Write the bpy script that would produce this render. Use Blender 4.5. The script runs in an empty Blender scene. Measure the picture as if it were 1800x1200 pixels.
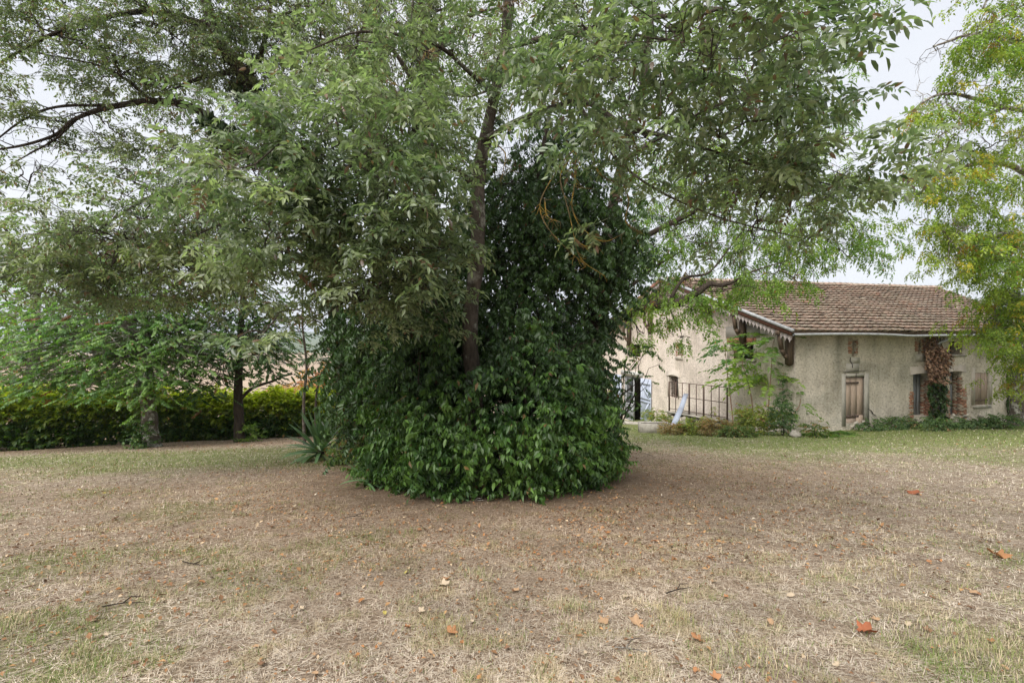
import bpy, math, random
import numpy as np
from mathutils import Vector, Matrix

# ------------------------------------------------------------------ camera, sky, sun, exposure
SC = bpy.context.scene
COL = SC.collection
EYE = 1.15                      # eye height over the lawn below the camera
F = 850.0                       # focal length in photograph pixels (17 mm on 36 mm)
cam_d = bpy.data.cameras.new('camera'); cam = bpy.data.objects.new('camera', cam_d); COL.objects.link(cam)
cam_d.sensor_width = 36; cam_d.lens = 17.0; cam_d.clip_start = 0.05; cam_d.clip_end = 9000
cam.location = (0, 0, EYE); cam.rotation_euler = (math.radians(90), 0, 0)
SC.camera = cam

SUN_EL, SUN_AZ = math.radians(52), math.radians(215)    # azimuth clockwise from +Y
W = bpy.data.worlds.new('World'); SC.world = W; W.use_nodes = True
nt = W.node_tree; nt.nodes.clear()
o_ = nt.nodes.new('ShaderNodeOutputWorld'); bg = nt.nodes.new('ShaderNodeBackground')
sky = nt.nodes.new('ShaderNodeTexSky'); sky.sky_type = 'NISHITA'; sky.sun_disc = False
sky.sun_elevation = SUN_EL; sky.sun_rotation = SUN_AZ
tc = nt.nodes.new('ShaderNodeTexCoord'); mp = nt.nodes.new('ShaderNodeMapping'); mp.inputs['Scale'].default_value = (1.2, 1.2, 3.5)
nz = nt.nodes.new('ShaderNodeTexNoise'); nz.inputs['Scale'].default_value = 1.6; nz.inputs['Detail'].default_value = 4; nz.inputs['Roughness'].default_value = .5
rp = nt.nodes.new('ShaderNodeValToRGB')                  # closed cloud deck, a little uneven
rp.color_ramp.elements[0].position = .3; rp.color_ramp.elements[0].color = (.77, .80, .865, 1)
rp.color_ramp.elements[1].position = .7; rp.color_ramp.elements[1].color = (.94, .945, .96, 1)
sc_ = nt.nodes.new('ShaderNodeVectorMath'); sc_.operation = 'SCALE'; sc_.inputs['Scale'].default_value = 4.25
mx = nt.nodes.new('ShaderNodeMix'); mx.data_type = 'RGBA'; mx.inputs['Factor'].default_value = .94
nt.links.new(tc.outputs['Generated'], mp.inputs['Vector']); nt.links.new(mp.outputs[0], nz.inputs['Vector'])
nt.links.new(nz.outputs['Fac'], rp.inputs['Fac']); nt.links.new(rp.outputs['Color'], sc_.inputs[0])
nt.links.new(sky.outputs[0], mx.inputs['A']); nt.links.new(sc_.outputs[0], mx.inputs['B'])
nt.links.new(mx.outputs['Result'], bg.inputs['Color']); bg.inputs['Strength'].default_value = .10
nt.links.new(bg.outputs[0], o_.inputs[0])
sun_d = bpy.data.lights.new('sun', 'SUN'); sun = bpy.data.objects.new('sun', sun_d); COL.objects.link(sun)
sun_d.energy = 2.6; sun_d.angle = math.radians(50); sun_d.color = (1, .96, .9)
sd = Vector((math.sin(SUN_AZ)*math.cos(SUN_EL), math.cos(SUN_AZ)*math.cos(SUN_EL), math.sin(SUN_EL)))
sun.rotation_euler = (-sd).to_track_quat('-Z', 'Y').to_euler(); sun.location = (-20, -25, 40)
SC.view_settings.view_transform = 'Standard'; SC.view_settings.look = 'None'
SC.view_settings.exposure = 1.38; SC.view_settings.gamma = 1.0
SC.render.engine = 'CYCLES'
SC.cycles.max_bounces = 8; SC.cycles.diffuse_bounces = 6; SC.cycles.transmission_bounces = 6; SC.cycles.glossy_bounces = 2
SC.cycles.transparent_max_bounces = 6

# ------------------------------------------------------------------ helpers
rng = np.random.default_rng(7)
random.seed(7)

def P(px, py, Y):
    return np.array(((px-900)/F*Y, Y, EYE-(py-600)/F*Y))

def sstep(a, b, x):
    t = np.clip((x-a)/(b-a), 0, 1); return t*t*(3-2*t)

def vnoise(x, y, seed=0):
    x = np.asarray(x, float); y = np.asarray(y, float)
    xi = np.floor(x).astype(np.int64); yi = np.floor(y).astype(np.int64); fx = x-xi; fy = y-yi
    def h(a, b):
        n = (a*374761393 + b*668265263 + seed*982451653) & 0x7fffffff
        n = ((n ^ (n >> 13))*1274126177) & 0x7fffffff
        return ((n ^ (n >> 16)) & 0xffff)/65535.0
    u = fx*fx*(3-2*fx); v = fy*fy*(3-2*fy)
    return (h(xi, yi)*(1-u)+h(xi+1, yi)*u)*(1-v)+(h(xi, yi+1)*(1-u)+h(xi+1, yi+1)*u)*v

def fbm(x, y, seed=0, oct=4):
    s = 0; a = .5; t = 0
    for i in range(oct):
        s = s+a*vnoise(x*2**i+17*i, y*2**i+31*i, seed+i); t += a; a *= .5
    return s/t

def gz(x, y):
    """height of the land"""
    x = np.asarray(x, float); y = np.asarray(y, float)
    b = np.where(y < 34, -.125*np.maximum(y, -25), -4.25-8.5*(1-np.exp(-(np.maximum(y, 34)-34)/68)))
    b = b-.03*np.clip(-x-2, 0, 45)*sstep(0, 5, y) + .035*np.clip(x-10, 0, 25)*(1-sstep(24, 40, y))
    b = b+(fbm(x*.35, y*.35, 3)-.5)*.07*sstep(1, 4, np.abs(y)+np.abs(x))
    far = sstep(650, 2600, y)
    b = b+far*(38+42*fbm(x/900+5, y/900, 11)) 
    return b

def G(px, py):
    lo, hi = .8, 60.
    sx = (px-900)/F; t = (py-600)/F
    for _ in range(50):
        m = (lo+hi)/2
        if EYE-t*m > gz(sx*m, m): lo = m
        else: hi = m
    return np.array((sx*lo, lo, float(gz(sx*lo, lo))))

def onground(x, y): return np.array((x, y, float(gz(x, y))))

def nrm(v): return v/np.maximum(np.linalg.norm(v, axis=-1, keepdims=True), 1e-9)

def rots(yaw, pitch=0., roll=0.):
    yaw, pitch, roll = np.broadcast_arrays(np.asarray(yaw, float), np.asarray(pitch, float), np.asarray(roll, float))
    c, s = np.cos(yaw), np.sin(yaw); z = np.zeros_like(c); o = np.ones_like(c)
    Rz = np.stack([np.stack([c, -s, z], -1), np.stack([s, c, z], -1), np.stack([z, z, o], -1)], -2)
    c, s = np.cos(pitch), np.sin(pitch)
    Rx = np.stack([np.stack([o, z, z], -1), np.stack([z, c, -s], -1), np.stack([z, s, c], -1)], -2)
    c, s = np.cos(roll), np.sin(roll)
    Ry = np.stack([np.stack([c, z, s], -1), np.stack([z, o, z], -1), np.stack([-s, z, c], -1)], -2)
    return Rz @ Rx @ Ry

class MB:
    """collects geometry for one mesh object"""
    def __init__(s): s.V = []; s.T = []; s.Q = []; s.C = []; s.n = 0; s.hascol = False
    def add(s, V, T=None, Q=None, C=None):
        V = np.asarray(V, np.float32).reshape(-1, 3)
        if T is not None and len(T): s.T.append(np.asarray(T, np.int64).reshape(-1, 3)+s.n)
        if Q is not None and len(Q): s.Q.append(np.asarray(Q, np.int64).reshape(-1, 4)+s.n)
        if C is None: C = np.ones((len(V), 3), np.float32)
        else: s.hascol = True; C = np.broadcast_to(np.asarray(C, np.float32), (len(V), 3))
        s.V.append(V); s.C.append(C); s.n += len(V); return s
    def box(s, c, size, R=None, C=None, taper=None):
        h = np.array(size, float)/2
        v = np.array([(x, y, z) for x in (-1, 1) for y in (-1, 1) for z in (-1, 1)], float)*h
        if R is not None: v = v @ np.asarray(R).T
        return s.add(v+np.asarray(c, float), Q=[(0, 1, 3, 2), (4, 6, 7, 5), (0, 4, 5, 1), (2, 3, 7, 6), (0, 2, 6, 4), (1, 5, 7, 3)], C=C)
    def bar(s, a, b, w, d, C=None):
        """box from a to b, w wide across, d in the other direction"""
        a = np.asarray(a, float); b = np.asarray(b, float); t = b-a; L = np.linalg.norm(t); t = t/L
        ref = np.array((0, 0, 1.)) if abs(t[2]) < .9 else np.array((0, 1., 0))
        x = nrm(np.cross(t, ref)); y = np.cross(x, t)
        R = np.stack([x, t, y], 1)
        return s.box((a+b)/2, (w, L, d), R, C)
    def tubes(s, Pt, R, sides=5, C=None, cap=False):
        Pt = np.asarray(Pt, float); R = np.asarray(R, float)
        if Pt.ndim == 2: Pt = Pt[None]; R = R[None]
        N, K, _ = Pt.shape
        T = np.gradient(Pt, axis=1); T = nrm(T)
        ov = nrm(Pt[:, -1]-Pt[:, 0]); ref = np.zeros((N, 3)); ref[np.arange(N), np.argmin(np.abs(ov), 1)] = 1
        n1 = nrm(np.cross(T, ref[:, None, :])); n2 = np.cross(T, n1)
        a = np.arange(sides)*2*math.pi/sides
        V = Pt[:, :, None, :]+R[:, :, None, None]*(np.cos(a)[None, None, :, None]*n1[:, :, None, :]+np.sin(a)[None, None, :, None]*n2[:, :, None, :])
        i = np.arange(N)[:, None, None]*(K*sides); k = np.arange(K-1)[None, :, None]*sides; j = np.arange(sides)[None, None, :]; jn = (j+1) % sides
        Q = np.stack([i+k+j, i+k+jn, i+k+sides+jn, i+k+sides+j], -1).reshape(-1, 4)
        if C is not None:
            C = np.asarray(C, float)
            if C.ndim == 2: C = np.repeat(C, K*sides, 0)
        s.add(V.reshape(-1, 3), Q=Q, C=C)
        return s
    def data(s, name, mat=None, smooth=False):
        V = np.concatenate(s.V) if s.V else np.zeros((0, 3), np.float32)
        T = np.concatenate(s.T) if s.T else np.zeros((0, 3), np.int64)
        Q = np.concatenate(s.Q) if s.Q else np.zeros((0, 4), np.int64)
        me = bpy.data.meshes.new(name)
        me.vertices.add(len(V)); me.vertices.foreach_set('co', V.ravel())
        nl = T.size+Q.size; me.loops.add(nl)
        me.loops.foreach_set('vertex_index', np.concatenate([T.ravel(), Q.ravel()]).astype(np.int32))
        npoly = len(T)+len(Q); me.polygons.add(npoly)
        st = np.concatenate([np.arange(len(T))*3, T.size+np.arange(len(Q))*4]).astype(np.int32)
        me.polygons.foreach_set('loop_start', st)
        if smooth: me.polygons.foreach_set('use_smooth', np.ones(npoly, bool))
        me.update(calc_edges=True)
        if s.hascol:
            at = me.color_attributes.new('Col', 'FLOAT_COLOR', 'POINT')
            c = np.ones((len(V), 4), np.float32); c[:, :3] = np.concatenate(s.C)
            at.data.foreach_set('color', c.ravel())
        if mat is not None: me.materials.append(mat)
        return me
    def build(s, name, mat, parent=None, smooth=False, kind=None, label=None):
        o = bpy.data.objects.new(name, s.data(name, mat, smooth)); COL.objects.link(o)
        if parent is not None:
            o.parent = parent
        if kind: o['kind'] = kind
        if label: o['label'] = label
        return o

def link(name, me, parent=None, M=None, kind=None):
    o = bpy.data.objects.new(name, me); COL.objects.link(o)
    if parent is not None: o.parent = parent
    if M is not None: o.matrix_local = M
    if kind: o['kind'] = kind
    return o

def tag(o, label, cat, group=None, kind=None):
    o['label'] = label
    if cat: o['category'] = cat
    if group: o['group'] = group
    if kind: o['kind'] = kind
    return o

def thing(name, label, cat, loc, rz=0., group=None):
    o = bpy.data.objects.new(name, None); COL.objects.link(o)
    o.location = tuple(float(v) for v in loc); o.rotation_euler = (0, 0, rz); o.empty_display_size = .2
    return tag(o, label, cat, group)

def M4(R, t, s=1.):
    m = np.eye(4); m[:3, :3] = np.asarray(R)*s; m[:3, 3] = t
    return Matrix(m.tolist())

# ------------------------------------------------------------------ materials
def newmat(name):
    m = bpy.data.materials.new(name); m.use_nodes = True
    n = m.node_tree; n.nodes.clear()
    out = n.nodes.new('ShaderNodeOutputMaterial')
    return m, n, out

def N(n, t, **kw):
    x = n.nodes.new(t)
    for k, v in kw.items():
        if k.startswith('_'): setattr(x, k[1:], v)
        else: x.inputs[k.replace('__', ' ')].default_value = v
    return x

def ramp(n, fac, stops):
    r = n.nodes.new('ShaderNodeValToRGB'); e = r.color_ramp.elements
    while len(e) < len(stops): e.new(.5)
    for i, (p, c) in enumerate(stops):
        e[i].position = p; e[i].color = (*c, 1) if len(c) == 3 else c
    n.links.new(fac, r.inputs['Fac']); return r.outputs['Color']

def noise(n, vec, scale, detail=4, rough=.55, dist=0.):
    x = N(n, 'ShaderNodeTexNoise', Scale=scale, Detail=detail, Roughness=rough, Distortion=dist)
    if vec is not None: n.links.new(vec, x.inputs['Vector'])
    return x.outputs['Fac']

def mixc(n, fac, a, b, mode='MIX'):
    m = n.nodes.new('ShaderNodeMix'); m.data_type = 'RGBA'; m.blend_type = mode
    for key, v in (('Factor', fac), ('A', a), ('B', b)):
        if hasattr(v, 'is_linked') or isinstance(v, bpy.types.NodeSocket): n.links.new(v, m.inputs[key])
        elif key == 'Factor': m.inputs[key].default_value = v
        else: m.inputs[key].default_value = (*v, 1)
    return m.outputs['Result']

def objvec(n): return n.nodes.new('ShaderNodeTexCoord').outputs['Object']
def attr(n, name='Col'):
    a = n.nodes.new('ShaderNodeAttribute'); a.attribute_name = name; return a

def finish(n, out, col, rough=.8, bump=None, bstr=.4, bdist=.02, spec=.3):
    b = N(n, 'ShaderNodeBsdfPrincipled'); b.inputs['Specular IOR Level'].default_value = spec
    if isinstance(col, bpy.types.NodeSocket): n.links.new(col, b.inputs['Base Color'])
    else: b.inputs['Base Color'].default_value = (*col, 1)
    if isinstance(rough, bpy.types.NodeSocket): n.links.new(rough, b.inputs['Roughness'])
    else: b.inputs['Roughness'].default_value = rough
    if bump is not None:
        bp = N(n, 'ShaderNodeBump', Strength=bstr, Distance=bdist); n.links.new(bump, bp.inputs['Height']); n.links.new(bp.outputs[0], b.inputs['Normal'])
    n.links.new(b.outputs[0], out.inputs[0]); return b

def leaf_mat(name, rough=.5, spec=.4, trans=.35, tmul=(1.5, 1.7, .7), under=1.25):
    m, n, out = newmat(name)
    a = attr(n).outputs['Color']
    geo = n.nodes.new('ShaderNodeNewGeometry')
    pale = mixc(n, 1.0, a, (under, under*.98, under*1.05), 'MULTIPLY')
    c = mixc(n, geo.outputs['Backfacing'], a, pale)
    b = N(n, 'ShaderNodeBsdfPrincipled', Roughness=rough); b.inputs['Specular IOR Level'].default_value = spec
    n.links.new(c, b.inputs['Base Color'])
    t = N(n, 'ShaderNodeBsdfTranslucent'); tm = mixc(n, 1.0, a, tmul, 'MULTIPLY'); n.links.new(tm, t.inputs['Color'])
    ms = N(n, 'ShaderNodeMixShader', Fac=trans); n.links.new(b.outputs[0], ms.inputs[1]); n.links.new(t.outputs[0], ms.inputs[2])
    n.links.new(ms.outputs[0], out.inputs[0]); return m

M_LEAF = leaf_mat('leaf_soft', .48, .5, .5, (1.7, 1.9, .8))
M_ASH = leaf_mat('leaf_ash', .36, .6, .38, (1.4, 1.75, .95), 1.75)
M_GLOSS = leaf_mat('leaf_glossy', .42, .4, .25, under=1.15)
M_DRY = leaf_mat('leaf_dry', .8, .15, .2, (1.2, 1.1, .9), 1.1)
M_BLADE = leaf_mat('grass_blade', .8, .15, .2, (1.1, 1.1, .9), 1.0)

def bark_mat(name, c1, c2, lichen=(.42, .42, .36), lf=.45, scale=9):
    m, n, out = newmat(name)
    v = objvec(n); mp = N(n, 'ShaderNodeMapping'); mp.inputs['Scale'].default_value = (1, 1, .35); n.links.new(v, mp.inputs['Vector'])
    f = noise(n, mp.outputs[0], scale, 6, .7, .6); c = ramp(n, f, [(.3, c1), (.7, c2)])
    l = noise(n, v, 5.5, 5, .65); lm = ramp(n, l, [(1-lf-.06, (0, 0, 0)), (1-lf+.06, (1, 1, 1))])
    c = mixc(n, lm, c, lichen)
    h = noise(n, mp.outputs[0], scale*2.2, 6, .75)
    finish(n, out, c, .9, h, 1.0, .06, .15); return m
M_BARK = bark_mat('bark_ash', (.045, .036, .03), (.15, .12, .095), (.30, .285, .24), .4, 13)
M_BARK_DARK = bark_mat('bark_dark', (.025, .02, .016), (.085, .065, .05), (.17, .16, .12), .3)
M_BARK_PALE = bark_mat('bark_pale', (.08, .065, .05), (.22, .18, .15), (.55, .53, .48), .45, 12)
M_LICHEN = bark_mat('twig_lichen', (.15, .12, .075), (.27, .205, .095), (.42, .28, .06), .5, 30)

def ground_mat():
    m, n, out = newmat('dry_lawn')
    v = objvec(n); a = attr(n).outputs['Color']
    f1 = noise(n, v, 55, 5, .7); f2 = noise(n, v, 7, 5, .65); f3 = noise(n, v, 190, 3, .6)
    straw = ramp(n, f1, [(.28, (.08, .062, .048)), (.46, (.29, .238, .19)), (.72, (.58, .51, .435))])
    br = ramp(n, f2, [(.3, (.72, .68, .62)), (.65, (1.15, 1.12, 1.1))])
    c = mixc(n, 1.0, straw, br, 'MULTIPLY')
    c = mixc(n, 1.0, c, a, 'MULTIPLY')
    h = n.nodes.new('ShaderNodeMath'); h.operation = 'ADD'; n.links.new(f1, h.inputs[0]); n.links.new(f3, h.inputs[1])
    finish(n, out, c, .95, h.outputs[0], .8, .03, .1); return m
def plain_noise_mat(name, c1, c2, scale=3, rough=.9, bstr=.4, bdist=.02, c3=None, detail=6):
    m, n, out = newmat(name); v = objvec(n); f = noise(n, v, scale, detail, .65)
    st = [(.3, c1), (.7, c2)] if c3 is None else [(.25, c1), (.5, c2), (.75, c3)]
    c = ramp(n, f, st); h = noise(n, v, scale*6, 4, .6)
    finish(n, out, c, rough, h, bstr, bdist, .2); return m

def render_mat(name='roughcast', base=(.655, .605, .55), dark=(.52, .475, .425)):
    """weathered roughcast: coarse grains, blotches, running stains"""
    m, n, out = newmat(name); v = objvec(n); a = attr(n).outputs['Color']
    vo = N(n, 'ShaderNodeTexVoronoi', Scale=24.); n.links.new(v, vo.inputs['Vector'])
    g = noise(n, v, 11, 4, .8)
    grain = ramp(n, g, [(.36, (.42, .39, .36)), (.46, (.88, .87, .85)), (.64, (1.14, 1.14, 1.13))])
    f = noise(n, v, .9, 6, .62); c = ramp(n, f, [(.38, dark), (.52, base), (.8, (base[0]*1.08, base[1]*1.1, base[2]*1.14))])
    mp = N(n, 'ShaderNodeMapping'); mp.inputs['Scale'].default_value = (2.2, 2.2, .22); n.links.new(v, mp.inputs['Vector'])
    st = noise(n, mp.outputs[0], 1.3, 5, .6); sm = ramp(n, st, [(.34, (.86, .86, .83)), (.55, (1, 1, 1))])
    c = mixc(n, 1.0, c, sm, 'MULTIPLY'); c = mixc(n, .8, c, grain, 'MULTIPLY'); c = mixc(n, 1.0, c, a, 'MULTIPLY')
    h = noise(n, v, 16, 4, .75)
    finish(n, out, c, .95, h, 1.0, .05, .1); return m

def wood_mat(name, c1, c2, scale=6, rough=.8):
    m, n, out = newmat(name); v = objvec(n); mp = N(n, 'ShaderNodeMapping'); mp.inputs['Scale'].default_value = (5, 5, .5); n.links.new(v, mp.inputs['Vector'])
    f = noise(n, mp.outputs[0], scale, 6, .7, .5); c = ramp(n, f, [(.3, c1), (.7, c2)])
    oi = n.nodes.new('ShaderNodeObjectInfo'); vr = ramp(n, oi.outputs['Random'], [(0, (.82, .82, .82)), (1, (1.12, 1.1, 1.08))])
    c = mixc(n, 1.0, c, vr, 'MULTIPLY')
    h = noise(n, mp.outputs[0], scale*3, 4, .6); finish(n, out, c, rough, h, .5, .01, .2); return m
def tile_mat():
    m, n, out = newmat('clay_tile'); v = n.nodes.new('ShaderNodeNewGeometry').outputs['Position']; a = attr(n).outputs['Color']
    f = noise(n, v, 9, 5, .7); bl = ramp(n, f, [(.3, (.55, .52, .5)), (.62, (1.05, 1.03, 1.0))])
    c = mixc(n, 1.0, a, bl, 'MULTIPLY')
    l = noise(n, v, 5, 5, .7); lm = ramp(n, l, [(.47, (0, 0, 0)), (.6, (.7, .7, .7))])
    c = mixc(n, lm, c, (.33, .30, .235))
    ms = noise(n, v, .9, 5, .7); c = mixc(n, ramp(n, ms, [(.54, (0, 0, 0)), (.68, (.6, .6, .6))]), c, (.13, .125, .085))
    finish(n, out, c, .92, f, .5, .02, .15); return m
def col_mat(name, rough=.85, nscale=14, spec=.2, metallic=0.):
    """colour from the piece's own colour attribute with a little grain"""
    m, n, out = newmat(name); v = objvec(n); a = attr(n).outputs['Color']
    f = noise(n, v, nscale, 5, .65); c = mixc(n, 1.0, a, ramp(n, f, [(.3, (.7, .7, .7)), (.7, (1.15, 1.14, 1.12))]), 'MULTIPLY')
    b = finish(n, out, c, rough, f, .5, .01, spec); b.inputs['Metallic'].default_value = metallic; return m
M_GROUND = ground_mat(); M_WALL = render_mat()
M_TILE = tile_mat(); M_PIECE = col_mat('piece'); M_BRICK = col_mat('brick', .92, 25)
M_STONE = plain_noise_mat('stone', (.22, .2, .17), (.42, .39, .34), 7)
M_SMOOTH = plain_noise_mat('smooth_plaster', (.34, .295, .245), (.48, .43, .37), 2.5, .9, .25, .01)
M_RENDER2 = plain_noise_mat('patched_render', (.33, .305, .265), (.44, .41, .36), 5, .95, .5, .02)
M_GREYPL = plain_noise_mat('grey_plaster', (.36, .36, .34), (.5, .49, .46), 2.5, .9, .25, .01)
M_WOOD = wood_mat('shutter_wood', (.30, .22, .17), (.46, .365, .295))
M_TIMBER = wood_mat('dark_timber', (.06, .042, .03), (.17, .12, .085))
M_REDWOOD = wood_mat('painted_fascia', (.11, .05, .035), (.22, .11, .08))
M_LAMB = wood_mat('lambrequin_wood', (.22, .19, .18), (.42, .37, .35))
M_BLUE = wood_mat('blue_grey_paint', (.27, .31, .39), (.42, .46, .56), 5, .7)
M_GREYDOOR = wood_mat('grey_paint', (.2, .21, .22), (.34, .35, .37), 5, .7)
M_ZINC = plain_noise_mat('zinc', (.28, .29, .31), (.46, .47, .49), 6, .5, .1)
M_RUST = plain_noise_mat('rusty_iron', (.06, .045, .04), (.16, .11, .085), 20, .8, .3)
M_DARKIN = plain_noise_mat('dark_interior', (.02, .018, .016), (.04, .035, .03), 3)
M_FIELD = plain_noise_mat('field', (.28, .21, .15), (.36, .275, .2), .02, .95, .2, .1)
M_HILL = plain_noise_mat('wooded_hill', (.045, .07, .04), (.09, .12, .06), .012, .95, .3, 2.0, (.16, .17, .08))
mg, ng, og = newmat('pane_glass'); finish(ng, og, (.03, .035, .035), .08, spec=.5); M_GLASS = mg

# ------------------------------------------------------------------ land
BUSH = onground(-.28, 7.35)      # centre of the laurel clump
def zones(x, y):
    """green, litter and soil shares of the lawn at x, y"""
    n1 = fbm(x*.5, y*.5, 21); n2 = fbm(x*1.6, y*1.6, 41); n3 = fbm(x*.22+9, y*.22, 61)
    gr = sstep(7.5, 15, y+(n1-.5)*7+(n2-.5)*3)*sstep(.5, 5.5, x+(n2-.5)*2)*.95
    gl = sstep(7.2, 9.5, y+(n1-.5)*3+.12*x)*(1-sstep(13.2, 15.5, y-.07*x+(n2-.5)))*sstep(1.5, 4, -x)*.7
    gp = sstep(.56, .72, n1*.6+n2*.4)*.55*(1-sstep(7, 10, y))
    gp2 = sstep(.5, .7, n2)*.8*np.exp(-(((x-1.75)/.8)**2+((y-2.15)/.35)**2)) 
    gr = np.maximum(gr, sstep(6.5, 12, y+(n1-.5)*5+(n2-.5)*3)*sstep(4, 10, x)*.8)
    green = np.clip(np.maximum(np.maximum(gr, gl), np.maximum(gp, gp2)), 0, 1)
    r = np.hypot((x-BUSH[0])/1.25, y-BUSH[1])
    lit = np.clip(np.exp(-np.clip(r-1.9, 0, 9)**2/5.0)*.9+sstep(.5, .68, n3)*.22*(1-gr), 0, 1)
    lit = np.maximum(lit, sstep(14.3, 15.8, y-.05*x)*(x < -2)*.9)
    lit = np.maximum(lit, .75*np.exp(-(((x+4.5)/3.2)**2+((y-6.6)/1.2)**2)))
    soil = np.clip(np.exp(-np.clip(r-1.75, 0, 9)**2/.25), 0, 1)
    return green, lit, soil

def grid_sheet(name, xs, ys, mat, colfn=None):
    X, Y = np.meshgrid(xs, ys); Z = gz(X, Y)
    V = np.stack([X, Y, Z], -1).reshape(-1, 3); nx, ny = len(xs), len(ys)
    i = np.arange(ny-1)[:, None]*nx+np.arange(nx-1)[None]; Q = np.stack([i, i+1, i+nx+1, i+nx], -1).reshape(-1, 4)
    b = MB(); b.add(V, Q=Q, C=None if colfn is None else colfn(V[:, 0], V[:, 1]))
    return b.build(name, mat, smooth=True)
def lawn_col(x, y):
    g, l, s = zones(x, y); t = fbm(x*3, y*3, 5)[:, None]
    c = np.ones((len(x), 3))*np.array((.96, .93, .89))
    c = c*(1-g[:, None])+g[:, None]*np.array((.50, .72, .30))
    c = c*(1-l[:, None]*.55)+l[:, None]*.55*np.array((.80, .66, .54))
    c = c*(1-s[:, None]*.6)+s[:, None]*.6*np.array((.5, .42, .35))
    return c
xs = np.concatenate([-np.geomspace(16, 3000, 34)[::-1], np.linspace(-15.8, 24, 180), np.geomspace(24.4, 3000, 30)])
ys = np.concatenate([np.linspace(-40, 0, 14)[:-1], np.linspace(0, 22, 130)[:-1], np.linspace(22, 46, 25)])
tag(grid_sheet('ground', xs, ys, M_GROUND, lawn_col), 'dry tan lawn sloping gently down to the house', None, kind='structure')
xf = np.concatenate([-np.geomspace(20, 3000, 24)[::-1], np.linspace(-16, 20, 10), np.geomspace(24, 3000, 24)])
tag(grid_sheet('field', xf, np.geomspace(46, 650, 24), M_FIELD), 'bare tan field in the valley beyond the hedge', None, kind='structure')
xh = np.linspace(-3600, 3600, 120)
tag(grid_sheet('hills', xh, np.linspace(650, 4200, 60), M_HILL), 'low wooded hills along the horizon', None, kind='structure')

# ------------------------------------------------------------------ the old farmhouse
ANG = math.radians(13); LV = np.array((math.cos(ANG), math.sin(ANG))); GV = np.array((-math.sin(ANG), math.cos(ANG)))
HC = np.array((10.33, 17.62)); HZ = -2.2
def onlong(px, py, v=0.):
    s = (px-900)/F; A = np.array([[LV[0], -s], [LV[1], -1.]]); u, Y = np.linalg.solve(A, -(HC+v*GV)); return u, EYE-(py-600)/F*Y-HZ
def ongable(px, py, u=0.):
    s = (px-900)/F; A = np.array([[GV[0], -s], [GV[1], -1.]]); v, Y = np.linalg.solve(A, -(HC+u*LV)); return v, EYE-(py-600)/F*Y-HZ
def rectL(x0, x1, y0, y1, v=0.):
    m = (x0+x1)/2; return onlong(x0, 0, v)[0], onlong(x1, 0, v)[0], onlong(m, y1, v)[1], onlong(m, y0, v)[1]
def rectG(x0, x1, y0, y1, u=0.):
    m = (x0+x1)/2; return ongable(x1, 0, u)[0], ongable(x0, 0, u)[0], ongable(m, y1, u)[1], ongable(m, y0, u)[1]
def toworld(u, v, w): p = HC+u*LV+v*GV; return np.array((p[0], p[1], w+HZ))

house = thing('farmhouse', 'long old farmhouse with pale roughcast walls and a low brown tiled roof', 'house', (HC[0], HC[1], HZ), ANG)
WE, PT, VR = 3.69, .335, 8.4                      # eave height, roof slope, ridge line
def roofw(v): return WE+PT*(min(v, 2*VR-v)+.5)
VB = 16.8

def wallgrid(b, long, a0, a1, w0, w1, holes, depth=.4, step=.35, tint=(1, 1, 1), stain=None):
    def axis(lo, hi, cuts):
        pts = sorted({lo, hi, *[c for c in cuts if lo < c < hi]}); out = []
        for p, q in zip(pts, pts[1:]):
            k = max(1, int(math.ceil((q-p)/step))); out += [p+(q-p)*i/k for i in range(k)]
        return np.array(out+[hi])
    A = axis(a0, a1, [h[0] for h in holes]+[h[1] for h in holes]); Z = axis(w0, w1, [h[2] for h in holes]+[h[3] for h in holes])
    pt = (lambda a, z, d: (a, d, z)) if long else (lambda a, z, d: (d, a, z))
    V = np.array([pt(a, z, 0.) for z in Z for a in A]); n = len(A); Q = []
    for j in range(len(Z)-1):
        for i in range(n-1):
            ca, cz = (A[i]+A[i+1])/2, (Z[j]+Z[j+1])/2
            if any(h[0] < ca < h[1] and h[2] < cz < h[3] for h in holes): continue
            Q.append((j*n+i, j*n+i+1, j*n+n+i+1, j*n+n+i))
    C = np.ones((len(V), 3))*np.array(tint)
    if stain is not None: C = C*stain(V[:, 0 if long else 1], V[:, 2])
    b.add(V, Q=Q, C=C)
    for h in holes:
        dd = h[4] if len(h) > 4 else depth
        c = [(h[0], h[2]), (h[1], h[2]), (h[1], h[3]), (h[0], h[3])]
        for k in range(4):
            p, q = c[k], c[(k+1) % 4]
            b.add([pt(*p, 0), pt(*q, 0), pt(*q, dd), pt(*p, dd)], Q=[(0, 1, 2, 3)], C=tint)
        if len(h) > 4 and h[4] < .3: b.add([pt(*x, dd) for x in c], Q=[(0, 1, 2, 3)], C=tint)

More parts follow.
